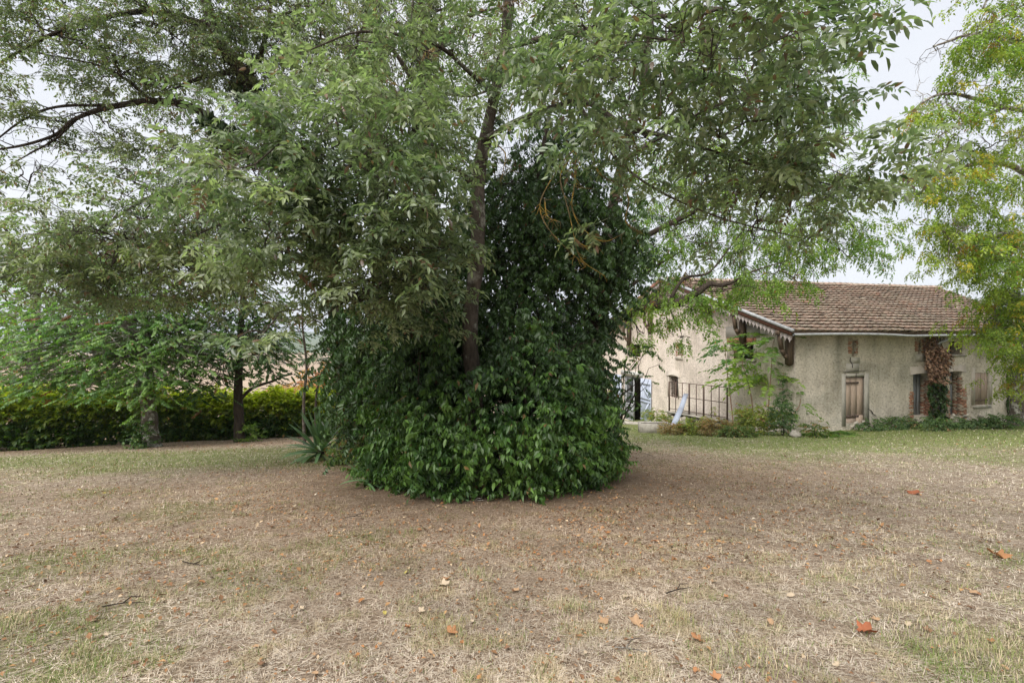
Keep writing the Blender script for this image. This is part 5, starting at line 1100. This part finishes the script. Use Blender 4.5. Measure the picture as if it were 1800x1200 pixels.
# leaf litter crumbs
n = 80000; r = np.exp(rng.uniform(math.log(1.4), math.log(19), n)); a = rng.uniform(-1.0, 1.0, n); x = r*np.sin(a); y = r*np.cos(a); g, l, so = zones(x, y)
k_ = rng.random(n) < (.015+.9*l)*np.interp(r, [1.5, 5], [.45, 1.])*np.clip(3.2*(fbm(x*1.1, y*1.1, 33)-.30), .1, 1)*(1-.6*so); x, y, r = x[k_], y[k_], r[k_]; n = len(x); s = rng.uniform(.010, .034, n)*np.where(rng.random(n) < .2, 1.6, 1.)*np.maximum(1, r/9)*np.interp(r, [1.5, 4.5], [.6, 1.]); az = rng.uniform(0, 6.28, n)
LV_, LT_ = leaf_geo(1, .6, 2, .35, -.1); R = rots(az, rng.normal(0, .35, n), rng.normal(0, .35, n)); pos = np.stack([x, y, gz(x, y)+.008+rng.random(n)*.012], 1)
V = np.einsum('nij,vj->nvi', R, LV_)*s[:, None, None]+pos[:, None]; T = (LT_[None]+(np.arange(n)*4)[:, None, None]).reshape(-1, 3)
cc = np.array([(.36, .20, .10), (.45, .27, .13), (.28, .15, .08), (.55, .42, .28), (.62, .55, .44), (.17, .10, .06), (.42, .20, .08)])[rng.choice(7, n, p=[.24, .16, .26, .06, .01, .22, .05])]*rng.uniform(.5, 1.0, (n, 1))
b = MB(); b.add(V.reshape(-1, 3), T=T, C=np.repeat(cc, 4, 0)); tag(b.build('leaf_litter', M_DRY), 'brown crumbs of fallen leaves strewn around the clump', 'leaf litter', kind='stuff')
# single fallen leaves
def curled(lobed, c, seed):
    r_ = np.random.default_rng(seed); m = 20; an = np.linspace(-math.pi, math.pi, m, endpoint=False); rr = .5*(1+(.28*np.cos(5*an) if lobed else .0))*(1-.25*np.cos(an)); X = np.sin(an)*rr*(.95 if lobed else .62); Y = -np.cos(an)*rr; V = [(0, 0, -.02)]
    Z = .16*(X*2)**2*r_.uniform(.4, 2.2)+.14*Y*r_.uniform(-1, 1)+r_.normal(0, .05, m)
    V += [(p, q, s_) for p, q, s_ in zip(X, Y, Z)]; T = [(0, 1+i, 1+(i+1) % m) for i in range(m)]; V += [(-.01, -.48, 0), (.01, -.48, 0), (.06, -.68, .01)]; T += [(m+1, m+2, m+3)]
    bb = MB(); bb.add(V, T=T, C=np.array(c)*np.concatenate([[1.15], r_.uniform(.75, 1.1, m+3)])[:, None]); return bb.data('fallen_leaf', M_DRY)
cols = dict(tan=(.36, .235, .14), orange=(.33, .165, .08), brown=(.20, .115, .07), pale=(.42, .34, .245), red=(.28, .10, .05), yellow=(.36, .30, .09))
FM = {(k, lo): [curled(lo, c, 7*i+j) for j in range(3)] for i, (k, c) in enumerate(cols.items()) for lo in (0, 1)}
FG = 'fallen leaves on the lawn'
def fallen(px, py, w, col, lo, lab):
    g_ = G(px, py); o = link('fallen_leaf', FM[(col, lo)][rng.integers(3)]); s = .8*w/F*g_[1]; o.matrix_world = M4(rots(rng.uniform(0, 6.28), rng.normal(0, .15), rng.normal(0, .15)), g_+np.array((0, 0, .016)), s); tag(o, lab, 'leaf', FG)
for q in ((1519, 1112, 34, 'red', 1, 'bright orange-red crumpled leaf in the right foreground'), (1752, 978, 34, 'orange', 1, 'broad curled orange leaf near the right edge'), (1226, 1128, 24, 'orange', 1, 'orange lobed leaf lying below the pair of pale leaves'), (796, 1116, 24, 'orange', 1, 'orange-brown leaf in a grass tuft below the clump'), (1598, 1100, 20, 'pale', 0, 'pale tan leaf just right of the bright orange-red leaf'), (1712, 1045, 22, 'tan', 0, 'tan upright leaf above the pale leaf on the right'),
          (1392, 1050, 18, 'pale', 0, 'pale narrow leaf in the middle of the right lawn'), (1355, 1098, 20, 'tan', 0, 'tan narrow leaf between the pale pair and the orange-red leaf'), (785, 1020, 18, 'orange', 1, 'small orange leaf touching a pale lobed leaf'), (778, 1030, 22, 'pale', 1, 'pale lobed leaf touching a small orange leaf'), (1063, 1094, 26, 'tan', 1, 'tan lobed leaf at the centre bottom'), (1118, 1098, 28, 'tan', 1, 'tan curled leaf right of the centre bottom one'),
          (356, 1026, 14, 'orange', 0, 'round light orange leaf on the left lawn'), (594, 1048, 16, 'orange', 0, 'round orange leaf left of the clump foot'), (256, 1132, 18, 'pale', 0, 'pale leaf by the bottom left tuft'), (166, 1090, 22, 'brown', 1, 'brown crumpled leaf in the left foreground'), (552, 1188, 20, 'tan', 0, 'tan leaf at the bottom edge left of centre'), (460, 1172, 16, 'brown', 1, 'brown leaf at the bottom edge beside a tan one'), (1255, 1195, 22, 'orange', 1, 'orange leaf at the very bottom edge'), (1605, 868, 26, 'red', 1, 'rust-red leaf heap on the right lawn'),
          (714, 1008, 12, 'yellow', 0, 'small yellow leaf below the clump'), (950, 1022, 18, 'orange', 0, 'orange leaf straight below the clump'), (140, 862, 10, 'yellow', 0, 'small bright yellow leaf on the far left lawn'), (98, 880, 9, 'yellow', 0, 'bright yellow leaf left of another on the far left lawn'), (185, 868, 9, 'yellow', 0, 'rightmost of the bright yellow leaves on the far left lawn'), (1103, 1052, 20, 'pale', 0, 'pale pointed leaf sticking up right of centre'), (676, 1082, 14, 'yellow', 0, 'yellow-tan leaf left of the grass tuft')):
    fallen(*q)
for zr, py0, py1 in (('front', 1085, 1185), ('middle', 985, 1080), ('far', 870, 975)):
    for zc, px0, px1 in (('left', 30, 560), ('central', 600, 1180), ('right', 1220, 1770)):
        for c, cw in (('tan', 'tan'), ('orange', 'dull orange'), ('brown', 'dark brown'), ('pale', 'bleached')):
            for lo, sh in ((0, 'oval'), (1, 'lobed')):
                px, py = rng.uniform(px0, px1), rng.uniform(py0, py1)
                if math.hypot((px-860)/290, (py-760)/130) < 1.05: px = px0+20; py = py1
                fallen(px, py, rng.uniform(8, 14)*(.75+.5*(py-850)/340), c, lo, f'small {sh} {cw} leaf on the {zr} part of the {zc} lawn')
for spec, lab in (([(182, 1070), (215, 1066), (255, 1062)], 'dark twig lying on the left foreground lawn'), ([(316, 992), (340, 996), (362, 998)], 'short dark twig left of the round orange leaf'), ([(600, 913), (622, 911), (640, 911)], 'dark twig at the left front of the clump'), ([(815, 886), (835, 882), (862, 880)], 'pale bent twig at the foot of the laurel clump'), ([(1172, 1050), (1190, 1042), (1214, 1036)], 'grey twig on the lawn right of the clump'), ([(1082, 1142), (1100, 1146), (1140, 1150)], 'pale twig near the centre bottom'), ([(1086, 776), (1110, 790), (1140, 800), (1152, 806)], 'long thin fallen branch at the right side of the clump')):
    pts = np.array([G(*s) for s in spec])+np.array((0, 0, .02)); c = catmull(pts, 4); c0 = c[0].copy(); b = MB(); b.tubes(wobble(c-c0, .004), np.linspace(.0045, .002, len(c)), 5); m_ = c[len(c)//2]-c0; b.tubes(branch_curve(m_, m_+np.array((.08, .05, .015)), 4), np.linspace(.004, .002, 4), 4)
    o = b.build('fallen_twig', M_BARK_PALE if 'pale' in lab else M_BARK_DARK, smooth=True); o.location = c0; tag(o, lab, 'twig', 'twigs on the lawn')
# green tufts
for lab, px, py, w, n in (('large green grass tuft in the right foreground', 1700, 1130, 150, 900), ('green grass tuft at the bottom right corner', 1770, 1165, 110, 500), ('green grass tuft at the bottom, right of centre', 1330, 1165, 110, 420), ('straw-green tuft behind the orange-brown leaf', 786, 1104, 60, 260), ('yellow-green tuft right of the centre', 1010, 1068, 50, 240), ('green tuft at the left bottom edge', 20, 1095, 70, 300), ('mossy tuft by the bottom left pale leaf', 140, 1150, 40, 160), ('straw tuft on the left lawn', 160, 1000, 90, 260), ('grass tuft near the centre right', 1190, 1085, 60, 220), ('thin green tuft below the clump', 840, 1010, 50, 180), ('straw-green tuft on the right lawn', 1560, 1010, 100, 280)):
    g_ = G(px, py); s = w/F*g_[1]; x = rng.normal(0, s*.42, n); y = rng.normal(0, s*.35, n); h = rng.uniform(.02, .055, n); az = rng.uniform(0, 6.28, n); ln = rng.uniform(.2, 1.0, n); wd_ = rng.uniform(.0008, .0016, n); z = gz(x+g_[0], y+g_[1])-g_[2]
    V = np.empty((n, 5, 3)); cx, sx = np.cos(az), np.sin(az); V[:, 0] = np.stack([x-sx*wd_, y+cx*wd_, z], 1); V[:, 1] = np.stack([x+sx*wd_, y-cx*wd_, z], 1); mx_, my_ = x+cx*h*ln*.35, y+sx*h*ln*.35; V[:, 2] = np.stack([mx_-sx*wd_*.8, my_+cx*wd_*.8, z+h*.6], 1); V[:, 3] = np.stack([mx_+sx*wd_*.8, my_-cx*wd_*.8, z+h*.6], 1); V[:, 4] = np.stack([x+cx*h*ln, y+sx*h*ln, z+h*(1-.3*ln)], 1)
    T = (np.array([(0, 1, 3), (0, 3, 2), (2, 3, 4)])[None]+(np.arange(n)*5)[:, None, None]).reshape(-1, 3); t = rng.random((n, 1)); gr = ('green' in lab and 'straw' not in lab) or 'mossy' in lab
    C = np.where(rng.random((n, 1)) < .45, np.array((.48, .40, .27)), np.array((.17, .21, .08))*t+np.array((.28, .28, .12))*(1-t)) if gr else (np.array((.22, .23, .09))*t+np.array((.46, .37, .22))*(1-t)); b = MB(); b.add(V.reshape(-1, 3), T=T, C=np.repeat(C, 5, 0)); o = b.build('grass_tuft', M_BLADE); o.location = g_; tag(o, lab, 'grass tuft', 'grass tufts in the lawn', 'stuff')


# ------------------------------------------------------------------ air
hm, hn, ho = newmat('haze_air'); pv = hn.nodes.new('ShaderNodeVolumePrincipled'); pv.inputs['Color'].default_value = (.80, .87, 1, 1); pv.inputs['Density'].default_value = .00026; pv.inputs['Anisotropy'].default_value = .2
hn.links.new(pv.outputs[0], ho.inputs['Volume'])
b = MB(); b.box((0, 2080, 40), (7400, 4320, 140)); hz_o = b.build('haze', hm); tag(hz_o, 'thin blue haze softening the distant hills', 'haze', kind='stuff')
